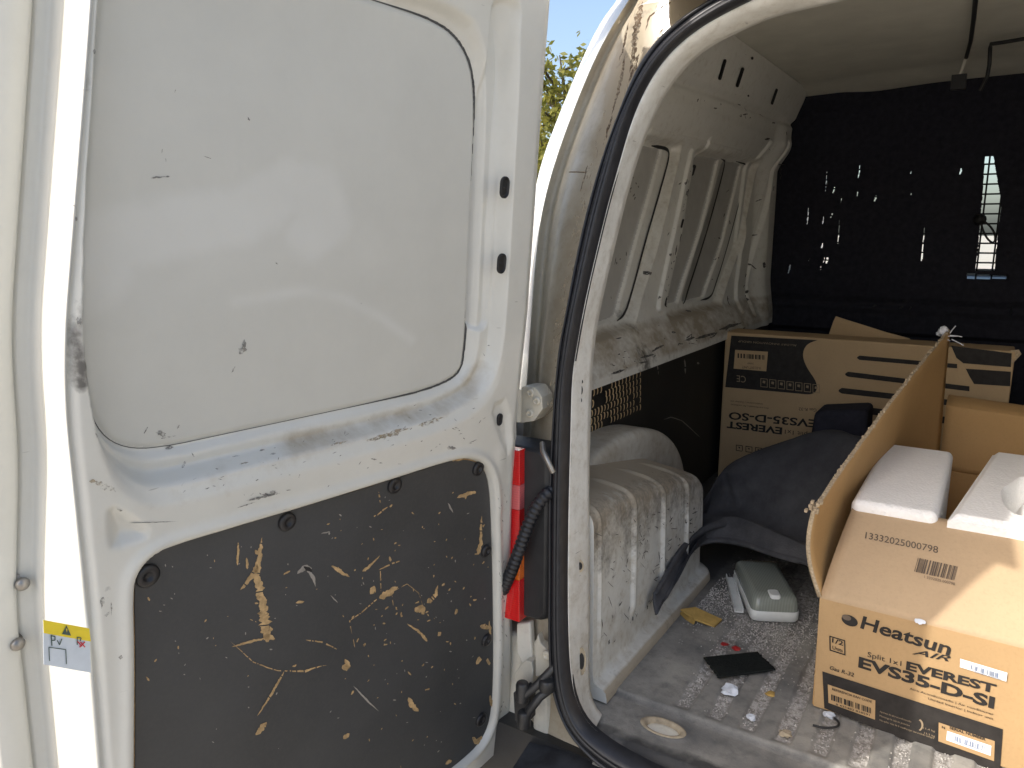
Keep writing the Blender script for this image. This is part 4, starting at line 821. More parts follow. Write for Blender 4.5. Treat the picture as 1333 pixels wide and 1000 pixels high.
# sticker near the free edge: yellow band with a warning triangle
hit_st = lambda px, py: on_plane(px, py, DN, DP+DN*.0022)
SPX = [(56, 807), (116, 818), (118.5, 876), (57, 865)]
mb = MB(); mb.slab([hit_st(*p) for p in SPX], DN, .0004, 0); mb.slab([hit_st(*p)+DN*.0004 for p in ((56, 807), (116, 818), (118, 835), (57, 824))], DN, .0003, 1)
q = lambda *p: [hit_st(*a)+DN*.0009 for a in p]
mb.add(q((80, 825), (92, 827), (86, 813.5)), [(0, 1, 2)], 2); mb.add([x+DN*.0002 for x in q((85, 817.5), (87, 818), (86.4, 823))], [(0, 1, 2)], 1)
for a, b_, wd, mi in (((66, 826), (67, 840), 1.6, 2), ((66, 827), (71, 828), 1.4, 2), ((71, 828), (71, 833), 1.4, 2), ((67, 833), (71, 833), 1.4, 2), ((74, 833), (77, 839), 1.4, 2), ((80, 831), (77, 839), 1.4, 2), ((100, 829), (100, 839), 1.4, 2), ((100, 829), (105, 830), 1.3, 2), ((105, 830), (104, 834), 1.3, 2), ((100, 834), (106, 841), 1.5, 3), ((103, 842), (110, 835), 1.6, 3), ((104, 835), (110, 842), 1.6, 3), ((63, 842), (85, 845), 1.2, 2), ((63, 842), (64, 860), 1.2, 2), ((85, 845), (86, 864), 1.2, 2)):
    a = np.array(a, float); b_ = np.array(b_, float); t = b_-a; t /= np.linalg.norm(t); n_ = np.array([-t[1], t[0]])*wd/2; mb.add(q(tuple(a+n_), tuple(b_+n_), tuple(b_-n_), tuple(a-n_)), [(0, 1, 2, 3)], mi)
mb.build('warning_sticker', [M['sticker_blue'], M['yellow'], M['green_ink'], M['red_ink']], door)
# latch studs on the free edge flange
for px, py in ((26, 757), (20, 835)):
    c = on_plane(px, py, DN, DP+DN*-.079); mb = MB(); mb.lathe(c-DN*.004, DN, [(.0062, 0), (.0062, .003), (.004, .004), (.0037, .006), (.0055, .008), (.006, .0105), (.004, .0135), (.0003, .0143)], 18); mb.tube([c, c+DD*.008-DU*.004, c+DD*.016-DU*.008], [.003, .0026, .0016], 8, 1); mb.build('latch_stud', [M['steel'], M['dark_metal']], door)
# hinge, lamp, hose, check strap
hb = on_rear(705, 525, .0)
hz = lambda px, py, off=0.: on_rear(px, py, off)
mb = MB(); pts = [(679, 504), (684, 503), (696, 504), (701, 510), (705, 517), (706, 533), (700, 541), (695, 548), (678, 551), (676, 540)]; mb.slab([hz(*p, -.012) for p in pts], (0, -1, 0), .03)
for px, py in ((691, 511), (699, 522), (690, 538)): mb.lathe(hz(px, py, -.012), (0, -1, 0), [(.0062, 0), (.0062, .002), (.0045, .0035), (.0028, .0035), (.0024, .001), (.0003, .001)], 14)
a = hz(674, 507, -.02); b_ = hz(673, 549, -.02); mb.tube([a, b_], .0065, 14)
hg = mb.build('upper_hinge', M['pillar'], van, bevel=.0015)
mb = MB()                                                                      # body panel below the lamp and light recess behind
mb.build('x', M['pillar'], van) if False else None
lampb = []
L = lambda px, py, off: on_rear(px, py, off)
mb = MB(); P = []
xs_l = [(682, 577, 806), (690, 575, 806), (700, 577, 800), (712, 582, 792), (724, 588, 786)]
xL = L(680, 690, -.02)[0]
hous = []
for (y_, x0_, x1_, za_, zb_) in ((.775, .0, .0, 0, 0),): pass
zt0, zb0 = L(681, 588, -.06)[2], L(681, 803, -.06)[2]; yf = .846; xi = on_y(682, 690, .855)[0]; zt0 = on_y(681, 588, .855)[2]; zb0 = on_y(681, 804, .855)[2]
# housing: rounded box whose inner side faces the opening
def rbox(mb, lo, hi, r, mi=0, seg=5):
    lo = np.asarray(lo, float); hi = np.asarray(hi, float); x0, y0, z0 = lo; x1, y1, z1 = hi; ring = []
    for cxx, czz, a0 in ((x1-r, z1-r, 0), (x0+r, z1-r, 90), (x0+r, z0+r, 180), (x1-r, z0+r, 270)):
        for k in range(seg+1): a = math.radians(a0+90*k/seg); ring.append((cxx+r*math.cos(a), czz+r*math.sin(a)))
    n = len(ring); cxm = (x0+x1)/2; czm = (z0+z1)/2
    lay = [(y0, .86), (y0+.003, .95), (y0+.010, 1.0), (y1, 1.0)]
    vs = [(cxm+(a-cxm)*(1-(1-s)*.35 if False else s), y, czm+(b-czm)*(1-(1-s)*.25)) for y, s in lay for a, b in ring]
    mb.add(vs, [(i*n+k, i*n+(k+1) % n, (i+1)*n+(k+1) % n, (i+1)*n+k) for i in range(len(lay)-1) for k in range(n)], mi, True); mb.add(vs[:n], [tuple(range(n))], mi)
mb = MB(); rbox(mb, (xi-.085, yf+.010, zb0), (-.488, yf+.06, zt0+.006), .018)
lamp = mb.build('tail_lamp', M['black_plastic'], van)
mb = MB(); zl = zb0+.0*0
parts = [(zt0-.046, zt0+.004, 'red_lens'), (zt0-.082, zt0-.0462, 'pink_lens'), (zb0+.098, zt0-.0825, 'red_lens'), (zb0+.062, zb0+.0975, 'amber_lens'), (zb0-.002, zb0+.0615, 'red_lens')]
for za, zb_, mt in parts:
    mb = MB(); mb.box((xi-.040, yf+.012, (za+zb_)/2), (.080, .030, zb_-za)); mb.build('lens', M[mt], lamp, bevel=.0008)
# conduit: corrugated rubber tube from pillar to door
cp = np.array([on_y(717, 639, .862), on_y(708, 646, .848), on_y(697, 661, .842), on_y(688, 682, .838), on_y(680, 704, .834), on_y(672, 727, .831), on_y(664, 748, .832), on_y(654, 770, .84)]); cp = smooth(cp, 150, 3)
rad = [.0078+.0012*(1 if (i % 6) < 3 else -.4) for i in range(150)]; mb = MB(); mb.tube(cp, rad, 16); mb.lathe(cp[0]+np.array([.01, .01, 0]), cp[1]-cp[0], [(.0108, -.012), (.0108, .003), (.010, .007), (.008, .010)], 18); mb.build('wiring_conduit', M['rubber'], van)
mb = MB(); mb.tube([L(706, 577, -.02), L(707, 588, -.03), L(713, 600, -.035), L(720, 615, -.03)], .004, 8); mb.build('fixing_strap', M['steel'], van)
# lower hinge / check arm
mb = MB(); mb.slab([L(*p, -.02) for p in ((668, 902), (684, 894), (690, 905), (690, 938), (682, 946), (670, 938))], (0, -1, 0), .016); mb.tube([L(683, 905, -.03), L(698, 893, -.026), L(722, 868, -.01)], .0062, 9); mb.tube([L(684, 938, -.034), L(689, 925, -.034), L(703, 907, -.028), L(722, 893, -.012)], .0062, 9)
mb.lathe(L(680, 900, -.03), (0, 0, 1), [(.009, -.014), (.0095, -.01), (.0095, .01), (.008, .014), (.003, .015)], 14); mb.lathe(L(682, 936, -.036), (0, 0, 1), [(.009, -.012), (.0095, -.01), (.0095, .008), (.008, .012), (.003, .013)], 14); mb.lathe(L(712, 891, -.02), (0, 0, 1), [(.011, -.008), (.012, -.004), (.012, .004), (.01, .008), (.003, .008)], 14)
mb.build('check_arm', M['dark_metal'], van, bevel=.0012)
mb = MB(); mb.slab([L(*p, .0) for p in ((676, 868), (684, 860), (692, 862), (694, 874), (692, 898), (672, 892), (668, 880))], (0, -1, 0), .02); mb.slab([L(*p, .0) for p in ((696, 838), (700, 826), (704, 838), (712, 846), (716, 836), (720, 858), (714, 876), (697, 882))], (0, -1, 0), .012)
mb.lathe(L(712.5, 853, -.004), (0, -1, 0), [(.0075, 0), (.0075, .003), (.005, .004), (.0025, .004), (.0022, .001), (.0003, .001)], 14); mb.build('lower_bracket', M['pillar'], van, bevel=.002)

mb = MB(); mb.box((-.61, .900, -.82), (.27, .04, .46)); mb.box((-.505, .872, -.66), (.03, .016, .16)); mb.build('rear_lower_panel', M['body_dusty'], van, bevel=.012)
mb = MB(); mb.slab([L(*p, .012) for p in ((672, 812), (690, 810), (693, 860), (680, 866), (672, 850))], (0, -1, 0), .012); mb.build('bracket_plate', M['body_dusty'], van, bevel=.003)
# right rear door, swung open beyond the right edge of the picture
ra = math.radians(22); RD = np.array([math.sin(ra), -math.cos(ra), 0]); RN = np.array([-math.cos(ra), -math.sin(ra), 0]); R0 = np.array([.50, .84, 0])
mb = MB(); mb.box(R0+RD*.28+np.array([0, 0, -.20]), (.56, .05, 1.02), (RD, RN, (0, 0, 1))); rdoor = mb.build('rear_door', M['door'], van, bevel=.012)
mb = MB(); mb.box(R0+RD*.28+RN*.026+np.array([0, 0, -.48]), (.44, .006, .38), (RD, RN, (0, 0, 1))); mb.build('lower_board', M['board'], rdoor, bevel=.002)

# the opening's other half mirrors this one
for nm in ('rear_pillar', 'door_seal', 'door_jamb', 'side_wall', 'side_lining_board', 'body_side', 'wheel_arch', 'upper_hinge'):
    src = next(o for o in van.children if o.name == nm); c = src.copy(); COL.objects.link(c); c.parent = van; c.scale = (-1, 1, 1)
    for ch in src.children:
        if ch.name.split('.')[0] in ('joint_shade', 'slot_hole', 'arch_end', 'wheel_housing'): d = ch.copy(); COL.objects.link(d); d.parent = c
hs2 = next(o for o in van.children if o.name == 'header_skin').copy(); COL.objects.link(hs2); hs2.parent = van; hs2.scale = (-1, 1, 1); hs2.location.y = .0015
mb = MB()
for q_ in (0, -1): a = .5*(C['SL'][q_]+C['SR'][q_])+np.array([0, -.006, 0]); b_ = a*np.array([-1, 1, 1])+np.array([-.10, 0, 0]); mb.tube([a-np.array([.02, 0, 0]), a*.5+b_*.5, b_+np.array([.02, 0, 0])], .013, 12); mb.build('door_seal', M['rubber'], van); mb = MB()
# ------------------------------------------------------------------ printing
def text_mesh(body, bold=0.0, shear=0.0):
    c = bpy.data.curves.new('t', 'FONT'); c.body = body; c.size = 1; c.offset = bold; c.shear = shear; c.resolution_u = 3; o = bpy.data.objects.new('t', c); COL.objects.link(o)
    dg = bpy.context.evaluated_depsgraph_get(); me = bpy.data.meshes.new_from_object(o.evaluated_get(dg)); v = np.empty(len(me.vertices)*3); me.vertices.foreach_get('co', v)
    f = [tuple(p.vertices) for p in me.polygons]; bpy.data.objects.remove(o); bpy.data.curves.remove(c); bpy.data.meshes.remove(me); return v.reshape(-1, 3)[:, :2], f
def put_text(mb, body, hit, a, b, h, bold=0.0, mi=0, shear=0.0):
    """text from pixel a to pixel b along its base line; h = pixel vector of its height"""
    v, f = text_mesh(body, bold, shear); lo = v.min(0); hi = v.max(0); A = hit(*a); E1 = hit(*b)-A; E2 = hit(a[0]+h[0], a[1]+h[1])-A
    q = (v-lo)/np.maximum(hi-lo, 1e-6); mb.add([A+E1*x+E2*y for x, y in q], f, mi)
def quad(mb, hit, pts, mi=0, off=0.0):
    mb.add([hit(*p)-hit(*p)/np.linalg.norm(hit(*p))*off for p in pts], [tuple(range(len(pts)))], mi)
def barcode(mb, hit, a, b, c, seed, mi=0, n=34):
    """bars inside the parallelogram a (start), b (end along), c (start other side)"""
    r = random.Random(seed); a, b, c = (np.array(x, float) for x in (a, b, c)); s = 0.0; ws = [r.choice((1, 1, 2, 3)) for _ in range(n)]; T = sum(ws); x = 0
    for i, q in enumerate(ws):
        if i % 2 == 0:
            s0, s1 = x/T, (x+q)/T; e = b-a; d = c-a; quad(mb, hit, [tuple(a+e*s0), tuple(a+e*s1), tuple(a+e*s1+d), tuple(a+e*s0+d)], mi)
        x += q
# ------------------------------------------------------------------ tall flat box at the back, lying upside down
YBX = 2.07; TLb, TRb, BLb = on_y(948, 432, YBX), on_y(1322, 458, YBX), on_y(930, 620, YBX); zbt = (TLb[2]+TRb[2])/2
bx = empty('cardboard_box', ((TLb[0]+TRb[0])/2, YBX+.05, FLOOR), 'closed tan box standing upside down at the back, with black stripes', 'box')
mb = MB(); mb.box(((TLb[0]+TRb[0])/2-.004, YBX+.05, (zbt+FLOOR)/2), (TRb[0]-TLb[0]+.008, .10, zbt-FLOOR)); mb.build('carton', M['card_back'], bx, bevel=.004)
hb_ = lambda px, py: on_y(px, py, YBX-.0012)
mb = MB(); crv = [tuple(x) for x in smooth([(1064, 443), (1052, 447), (1046, 455), (1045, 466), (1051, 480), (1061, 494), (1064, 503), (1062, 511), (1054, 514), (1040, 512.5)], 40, 3)]; quad(mb, hb_, [(952, 437)]+crv+[(944, 504)])
def stripe(x0, y0, x1, y1, h):
    n = 8; L_ = [(x0-h*.5*math.sin(math.pi*k/n)*1.2, y0+h*(k/n)) for k in range(n+1)]; quad(mb, hb_, L_[::-1]+[(x1, y0+(y1-y0)), (x1, y1+h)][::1])
for a in ((1119, 463, 1246, 474, 5.6), (1104, 484, 1262, 503, 6.5), (1096, 505, 1250, 522, 7.5), (1091, 525.5, 1250, 545, 9)): stripe(*a)
quad(mb, hb_, [(1238, 450), (1317, 460), (1316, 478), (1254, 473), (1245, 466)]); quad(mb, hb_, [(1257, 480), (1316, 484), (1315, 503), (1268, 500), (1262, 490)])
put_text(mb, 'EVS35-D-SO', hb_, (1063, 546.5), (949, 536), (-1, 10.5), .025); put_text(mb, 'EVEREST', hb_, (1018.5, 556.5), (946.5, 548), (-.8, 9.5), .035); put_text(mb, 'Split 1x1', hb_, (1056, 562), (1022, 557.5), (-.5, 7.5), 0)
put_text(mb, 'Gas R-32', hb_, (1063, 532), (1040, 530.5), (-.3, 4), 0); put_text(mb, 'Aire acondicionado | Air conditioner', hb_, (1001, 530), (951, 525), (-.3, 3), 0); put_text(mb, 'Unidad exterior | Outdoor unit', hb_, (993, 524.5), (951, 520.5), (-.3, 3), 0)
for k in range(6):
    x = 958+k*12.5; y = 579+k*1.6; w_ = 8; e = .9
    for p in ([(x, y), (x+w_, y+1), (x+w_, y+1+e), (x, y+e)], [(x, y+7), (x+w_, y+8), (x+w_, y+8+e), (x, y+7+e)], [(x, y), (x+e, y), (x+e, y+7), (x, y+7)], [(x+w_, y+1), (x+w_+e, y+1), (x+w_+e, y+8), (x+w_, y+8)], [(x+2.5, y+2.5), (x+5.5, y+3), (x+5, y+5.5)]): quad(mb, hb_, p)
mb.build('black_print', M['print'], bx, kind='stuff')
mb = MB(); h2 = lambda px, py: on_y(px, py, YBX-.0022)
quad(mb, h2, [(957, 455.5), (999.7, 458), (997.5, 483.5), (955, 480)], 0)
put_text(mb, 'ALLDAY INNOVATION GROUP', h2, (1037, 448.6), (961, 443), (-.1, 2.6), .0, 1)
for k in range(7):
    x = 990+k*11.3; y = 492.5+k*1.25; w_ = 9.2; hh = 10.5
    if x > 1058: break
    for p in ([(x, y), (x+w_, y+.8), (x+w_, y+1.6), (x, y+.8)], [(x, y+hh), (x+w_, y+hh+.8), (x+w_, y+hh+1.6), (x, y+hh+.8)], [(x, y), (x+.8, y), (x+.8, y+hh), (x, y+hh)], [(x+w_-.8, y+.8), (x+w_, y+.8), (x+w_, y+hh+.8), (x+w_-.8, y+hh+.8)]): quad(mb, h2, p, 1)
    quad(mb, h2, [(x+3, y+3), (x+6.5, y+3.5), (x+6, y+7), (x+2.6, y+6)], 1)
put_text(mb, 'CE', h2, (972, 498.5), (959, 497), (-.2, -8), .0, 1) if False else put_text(mb, 'CE', h2, (971, 490), (959, 488.5), (-.2, 8.5), .0, 1)
mb.build('pale_print', [M['card_back'], M['print_pale']], bx, kind='stuff')
mb = MB(); h3 = lambda px, py: on_y(px, py, YBX-.003); barcode(mb, h3, (995, 462.5), (959.5, 460), (995, 468.5), 3, 0, 30); put_text(mb, 'R-32 EXT UNIT', h3, (990, 478), (966, 476.5), (-.1, 3)); put_text(mb, '35009', h3, (981, 472.5), (973, 472), (-.1, 2)); mb.build('label_print', M['print'], bx, kind='stuff')
mb = MB(); f0 = on_y(1077, 441, YBX+.11); f1 = on_y(1190, 449, YBX+.11); f2 = on_y(1184, 441, YBX+.11); f3 = on_y(1148, 431, YBX+.105); f4 = on_y(1088, 412, YBX+.10); f5 = on_y(1085, 418, YBX+.10)
mb.slab([f0, f1, f2, f3, f4, f5], (0, -1, 0), .004); mb.build('raised_flap', M['card_back'], bx)
mb = MB(); hz2 = zbt+.0008; mb.add([(TRb[0]-.004, YBX-.002, zbt-.03), (TRb[0]+.012, YBX+.002, zbt-.005), (TRb[0]+.006, YBX+.01, zbt+.004), (TRb[0]-.01, YBX, zbt+.002)], [(0, 1, 2, 3)]); mb.build('torn_corner', M['card_edge'], bx)

# ------------------------------------------------------------------ open box in front, with polystyrene inside
YF = 1.080; zfold = on_y(1062, 777, YF)[2]; xl = on_y(1064.5, 850, YF)[0]; xr = .21; yend = 1.86; xle = -.075
fb = empty('cardboard_box', ((xl+xr)/2, 1.45, FLOOR), 'open brown air conditioner box near the sill, flaps raised', 'box')
TH = .0045
mb = MB(); mb.slab([(xl, YF, FLOOR+.003), (xr, YF-.006, FLOOR+.003), (xr, YF-.006, zfold), (xl-.004, YF, zfold)], (0, -1, 0), TH); mb.build('front_wall', M['card'], fb, bevel=.001)
mb = MB(); mb.slab([(xl-.002, YF+TH, FLOOR+.003), (xl-.004, YF+TH, zfold), (xle-.004, yend, zfold), (xle, yend, FLOOR+.003)], (-1, 0, 0), TH); mb.build('left_wall', M['card_in'], fb)
mb = MB(); mb.slab([(xr, YF, FLOOR+.003), (xr, yend, FLOOR+.003), (xr, yend, zfold), (xr, YF, zfold)], (1, 0, 0), TH); mb.build('right_wall', M['card_in'], fb)
mb = MB(); mb.slab([(xle, yend, FLOOR+.003), (xr, yend, FLOOR+.003), (xr, yend, zfold), (xle, yend, zfold)], (0, 1, 0), TH); mb.build('rear_wall', M['card_in'], fb)
mb = MB(); mb.slab([(xl, YF, FLOOR+.004), (xr, YF, FLOOR+.004), (xr, yend, FLOOR+.004), (xle, yend, FLOOR+.004)], (0, 0, -1), TH); mb.build('box_bottom', M['card_in'], fb)
# front flap leans back
ftl = on_x(1112, 655, -.155); nrows = 16; ncol = 24; A0 = np.array([xl-.004, YF, zfold]); A1 = np.array([xr, YF-.006, zfold]); B0 = ftl; B1 = np.array([xr, ftl[1]-.004, ftl[2]+.002])
P = np.zeros((nrows, ncol, 3))
for i in range(nrows):
    s = i/(nrows-1)
    for j in range(ncol):
        q = j/(ncol-1); a = A0*(1-q)+A1*q; b_ = B0*(1-q)+B1*q; P[i, j] = a*(1-s)+b_*s+np.array([0, -.010, .010])*math.sin(math.pi*s)*.6*(1-.3*q)
flap = grid_mesh('front_flap', P); o = link('front_flap', flap, [M['card_pale'], M['card_in']], fb); so = o.modifiers.new('thickness', 'SOLIDIFY'); so.thickness = TH; so.offset = -1
fl_n = np.cross(A1-A0, B0-A0); fl_n /= np.linalg.norm(fl_n); fl_n *= -np.sign(fl_n @ FW)
def hit_flap(px, py, lift=.0016):
    p = on_plane(px, py, fl_n, A0); s = np.clip(((p-A0) @ (B0-A0))/((B0-A0) @ (B0-A0)), 0, 1); q = np.clip((p[0]-A0[0])/(A1[0]-A0[0]), 0, 1)
    for _ in range(2):
        off = np.array([0, -.010, .010])*math.sin(math.pi*s)*.6*(1-.3*q); p = on_plane(px, py, fl_n, A0+off); s = np.clip(((p-off-A0) @ (B0-A0))/((B0-A0) @ (B0-A0)), 0, 1)
    return p-p/np.linalg.norm(p)*lift
mb = MB(); put_text(mb, '13332025000798', hit_flap, (1126, 701), (1221, 720.5), (1.2, -8.5), .01); barcode(mb, hit_flap, (1195, 726), (1249, 738), (1190, 744), 8, 0, 44)
put_text(mb, '1 3332025 000798', hit_flap, (1203, 752.5), (1243, 762), (.3, -3.5), .0); mb.build('flap_print', M['print_grey'], fb, kind='stuff')
mb = MB(); blob(mb, hit_flap, 1197, 809, 18, 9, 15, 4, lift=.0005); mb.build('torn_tape', M['paper'], fb)
# left flap: torn, standing up
def leftflap():
    n = 40; m_ = 12; P = np.zeros((m_, n, 3)); near_b = np.array([xl-.004, YF+.002, zfold]); far_b = np.array([xle-.004, yend-.004, zfold]); near_t = on_x(1060, 662, -.186); far_t = on_y(1235, 430, yend-.01)
    for j in range(n):
        q = j/(n-1); b_ = near_b*(1-q)+far_b*q; b_[0] = xl-.004+.02*min(1, q/.7)+.075*max(0, (q-.7)/.3)**1.5; t = near_t*(1-q)+far_t*q; t = t+np.array([-.006*math.sin(math.pi*q), 0, .003*(vnoise(np.array([q*40]), np.array([1.]), 1, 3)[0]-.5)])
        for i in range(m_): s = i/(m_-1); P[i, j] = b_*(1-s)+t*s+np.array([-.012, 0, 0])*math.sin(math.pi*s)*(1-q)
    return P
P = leftflap(); o = link('left_flap', grid_mesh('left_flap', P), [M['card_in'], M['card_edge']], fb); so = o.modifiers.new('thickness', 'SOLIDIFY'); so.thickness = .006; so.offset = 0; so.material_offset_rim = 1
top = P[-1]; mb = MB(); r_ = random.Random(9)
for j in range(0, 39):
    for k in range(3):
        q = r_.random(); a = top[j]*(1-q)+top[j+1]*q; mb.box(a+np.array([r_.uniform(-.003, .003), 0, .0005]), (r_.uniform(.001, .0035), r_.uniform(.002, .006), r_.uniform(.001, .004)))
for k in range(14): a = top[0]+np.array([r_.gauss(0, .004), r_.gauss(0, .006), r_.gauss(0, .005)]); mb.box(a, (.004, .007, .004))
mb.build('frayed_edge', M['card_edge'], fb, kind='stuff')
mb = MB(); tip = top[-1]
rr2 = np.random.default_rng(5)
for k in range(16): a = tip+rr2.normal(0, .004, 3)+np.array([-.008, 0, -.004]); mb.lathe(a, rr2.normal(0, 1, 3), [(.004, -.004), (.008, -.002), (.007, .003), (.002, .006)], 7)
for k in range(6): a = tip+np.array([0, -.01, -.012])+rr2.normal(0, .004, 3); d = rr2.normal(0, 1, 3)*.008+np.array([.006, 0, -.002]); mb.tube([a, a+d*.6, a+d+rr2.normal(0, .003, 3)], .0011, 5)
mb.build('tape_shreds', M['foil'], fb)
# rear flap standing, its top rolled over
zr = on_y(1228, 527, yend)[2]; P = []
for z, y in ((zfold, yend-.002), ((zfold+zr)/2, yend), (zr-.008, yend+.002), (zr, yend+.008), (zr+.006, yend+.022), (zr+.012, yend+.06), (zr+.006, yend+.09)): P.append([(x, y, z-.05*(x-xle)*(z > zfold)) for x in np.linspace(xle+.004, xr, 20)])
o = link('rear_flap', grid_mesh('rear_flap', loft(list(np.array(P)), 4)), M['card_in'], fb); so = o.modifiers.new('thickness', 'SOLIDIFY'); so.thickness = TH
# print on the front wall
hf = lambda px, py: on_plane(px, py, (.016, 1, 0), (xl, YF-.0012, 0)); hf2 = lambda px, py: on_plane(px, py, (.016, 1, 0), (xl, YF-.0020, 0)); hf3 = lambda px, py: on_plane(px, py, (.016, 1, 0), (xl, YF-.0028, 0))
mb = MB()
quad(mb, hf, [(1070.5, 874), (1305.5, 949.5), (1301, 1012), (1073, 922)])
put_text(mb, 'Heatsun', hf, (1119.5, 818), (1237, 854.5), (1.5, -17), .022, shear=.12); put_text(mb, 'AIR', hf, (1187, 851.5), (1235.5, 861.5), (2.5, -7), .012, shear=.3)
for k in range(1): 
    ring = [(1106+10.5*math.cos(2*math.pi*j/24)-1.5*math.sin(2*math.pi*j/24), 806+2+6.6*math.sin(2*math.pi*j/24)+4.0*math.cos(2*math.pi*j/24)) for j in range(24)]; quad(mb, hf, ring)
put_text(mb, 'Split 1x1', hf, (1129, 857), (1173, 869.5), (.5, -8.5), .0); put_text(mb, 'EVEREST', hf, (1179, 872), (1296, 903.5), (1.3, -11.5), .04); put_text(mb, 'EVS35-D-SI', hf, (1117, 869), (1293.5, 923.5), (1.3, -14.5), .04)
put_text(mb, 'Aire Acondicionado | Air conditioner', hf, (1184, 898.5), (1293.5, 932.5), (.2, -3.6), .0); put_text(mb, 'Unidad Interior | Indoor unit', hf, (1208, 911.5), (1293, 938.5), (.2, -3.6), .0); put_text(mb, 'Gas R-32', hf, (1080, 871.5), (1111.5, 881.5), (.2, -5.0), .01, shear=.2)
for p in ([(1079.5, 827.5), (1100, 833.5), (1100, 835), (1079.5, 829)], [(1080, 847), (1100.5, 853.5), (1100.5, 852), (1080, 845.5)], [(1079.5, 827.5), (1081, 828), (1081.4, 847.5), (1079.9, 847)], [(1098.7, 833.3), (1100.2, 833.8), (1100.6, 853.5), (1099.1, 853)]): quad(mb, hf, p)
put_text(mb, '1/2', hf, (1083, 836.5), (1097.5, 841), (.3, -6), .02); put_text(mb, 'Units', hf, (1083.5, 845), (1097, 849.5), (.2, -4.5), .01); mb.build('black_print', M['print'], fb, kind='stuff')
mb = MB(); ring = [(1102+6*math.cos(2*math.pi*j/20), 804+3.6*math.sin(2*math.pi*j/20)+1.6*math.cos(2*math.pi*j/20)) for j in range(20)]; quad(mb, hf2, ring, 1)
quad(mb, hf2, [(1077.5, 891), (1139.5, 912), (1139, 937), (1078.5, 915)], 0); quad(mb, hf2, [(1222, 940.5), (1295, 965), (1294, 991), (1221.5, 965)], 0)
for k, (s, a, b_) in enumerate((('Aparato de aire acondicionado', (1145, 928), (1186, 941.5)), ('Mantenga la caja en posicion', (1145, 933.5), (1184, 946.5)), ('No apilar mas de 6 cajas', (1145, 939), (1178, 950)), ('Manejar con cuidado siempre', (1177, 950), (1216, 963)), ('11,4 kg', (1202, 949.5), (1217, 954)), ('13,3 kg', (1203, 956), (1217, 960.5)))): put_text(mb, s, hf2, a, b_, (.2, -3), .0, 2)
for k in range(10): 
    a0 = -1.0+2.0*k/10; a1 = -1.0+2.0*(k+1)/10; quad(mb, hf2, [(1193+9*math.cos(a0), 942+9*math.sin(a0)+2), (1193+9*math.cos(a1), 942+9*math.sin(a1)+2), (1192+7.6*math.cos(a1), 942+7.6*math.sin(a1)+2), (1192+7.6*math.cos(a0), 942+7.6*math.sin(a0)+2)], 2)
mb.build('pale_print', [M['card'], M['print_grey'], M['print_pale']], fb, kind='stuff')
mb = MB(); quad(mb, hf2, [(1250, 857.5), (1311.5, 876), (1310, 887.5), (1249.5, 868.5)], 0); barcode(mb, hf3, (1264, 865.5), (1301, 877), (1263.5, 871.5), 5, 1, 40); put_text(mb, '2LSNGKDC9CM05500J', hf3, (1268, 875.5), (1303, 886), (.1, -2.2), 0, 1)
mb.build('white_sticker', [M['sticker'], M['sticker_ink']], fb); mb = MB(); hf4 = lambda px, py: on_plane(px, py, (.016, 1, 0), (xl, YF-.0025, 0)); quad(mb, hf4, [(1233, 951.5), (1290.5, 971), (1289.5, 984), (1231.5, 963.5)], 0); mb.build('white_sticker', [M['sticker'], M['sticker_ink']], fb)
mb = MB(); barcode(mb, hf3, (1241, 957.5), (1283, 971.5), (1240, 964), 6, 0, 44); put_text(mb, '1333200052500050', hf3, (1247, 967.5), (1280, 979), (.1, -2), 0, 0); mb.build('sticker_barcode', M['sticker_ink'], fb)
mb = MB(); put_text(mb, 'REFERENCIA EAN CODE', hf3, (1083, 898.5), (1135, 915.5), (.2, -3), .015); barcode(mb, hf3, (1082, 904), (1136.5, 922.5), (1082, 911.5), 7, 0, 40); put_text(mb, '8 435483 818591', hf3, (1088, 918), (1132, 932.5), (.1, -2.5), .01); put_text(mb, 'SERIAL NUMBER', hf3, (1236, 949), (1283, 964.5), (.2, -3.5), .03); put_text(mb, 'N', hf3, (1226, 948), (1230, 949.5), (.2, -3), .03); mb.build('label_print', M['print'], fb, kind='stuff')

# polystyrene mouldings inside
ZP = -.40
def moulding(name, lo, hi, label, cut=None):
    o_ = None; mb = MB(); mb.box(((lo[0]+hi[0])/2, (lo[1]+hi[1])/2, (lo[2]+hi[2])/2), (hi[0]-lo[0], hi[1]-lo[1], hi[2]-lo[2])); o = mb.build(name, M['poly'], None, bevel=.011)
    o.modifiers['bevel'].segments = 5; tag(o, label, 'packing block'); return o
moulding('polystyrene_block', (-.158, 1.212, FLOOR+.012), (-.040, 1.60, ZP), 'left polystyrene block in the open box, plain flat top')
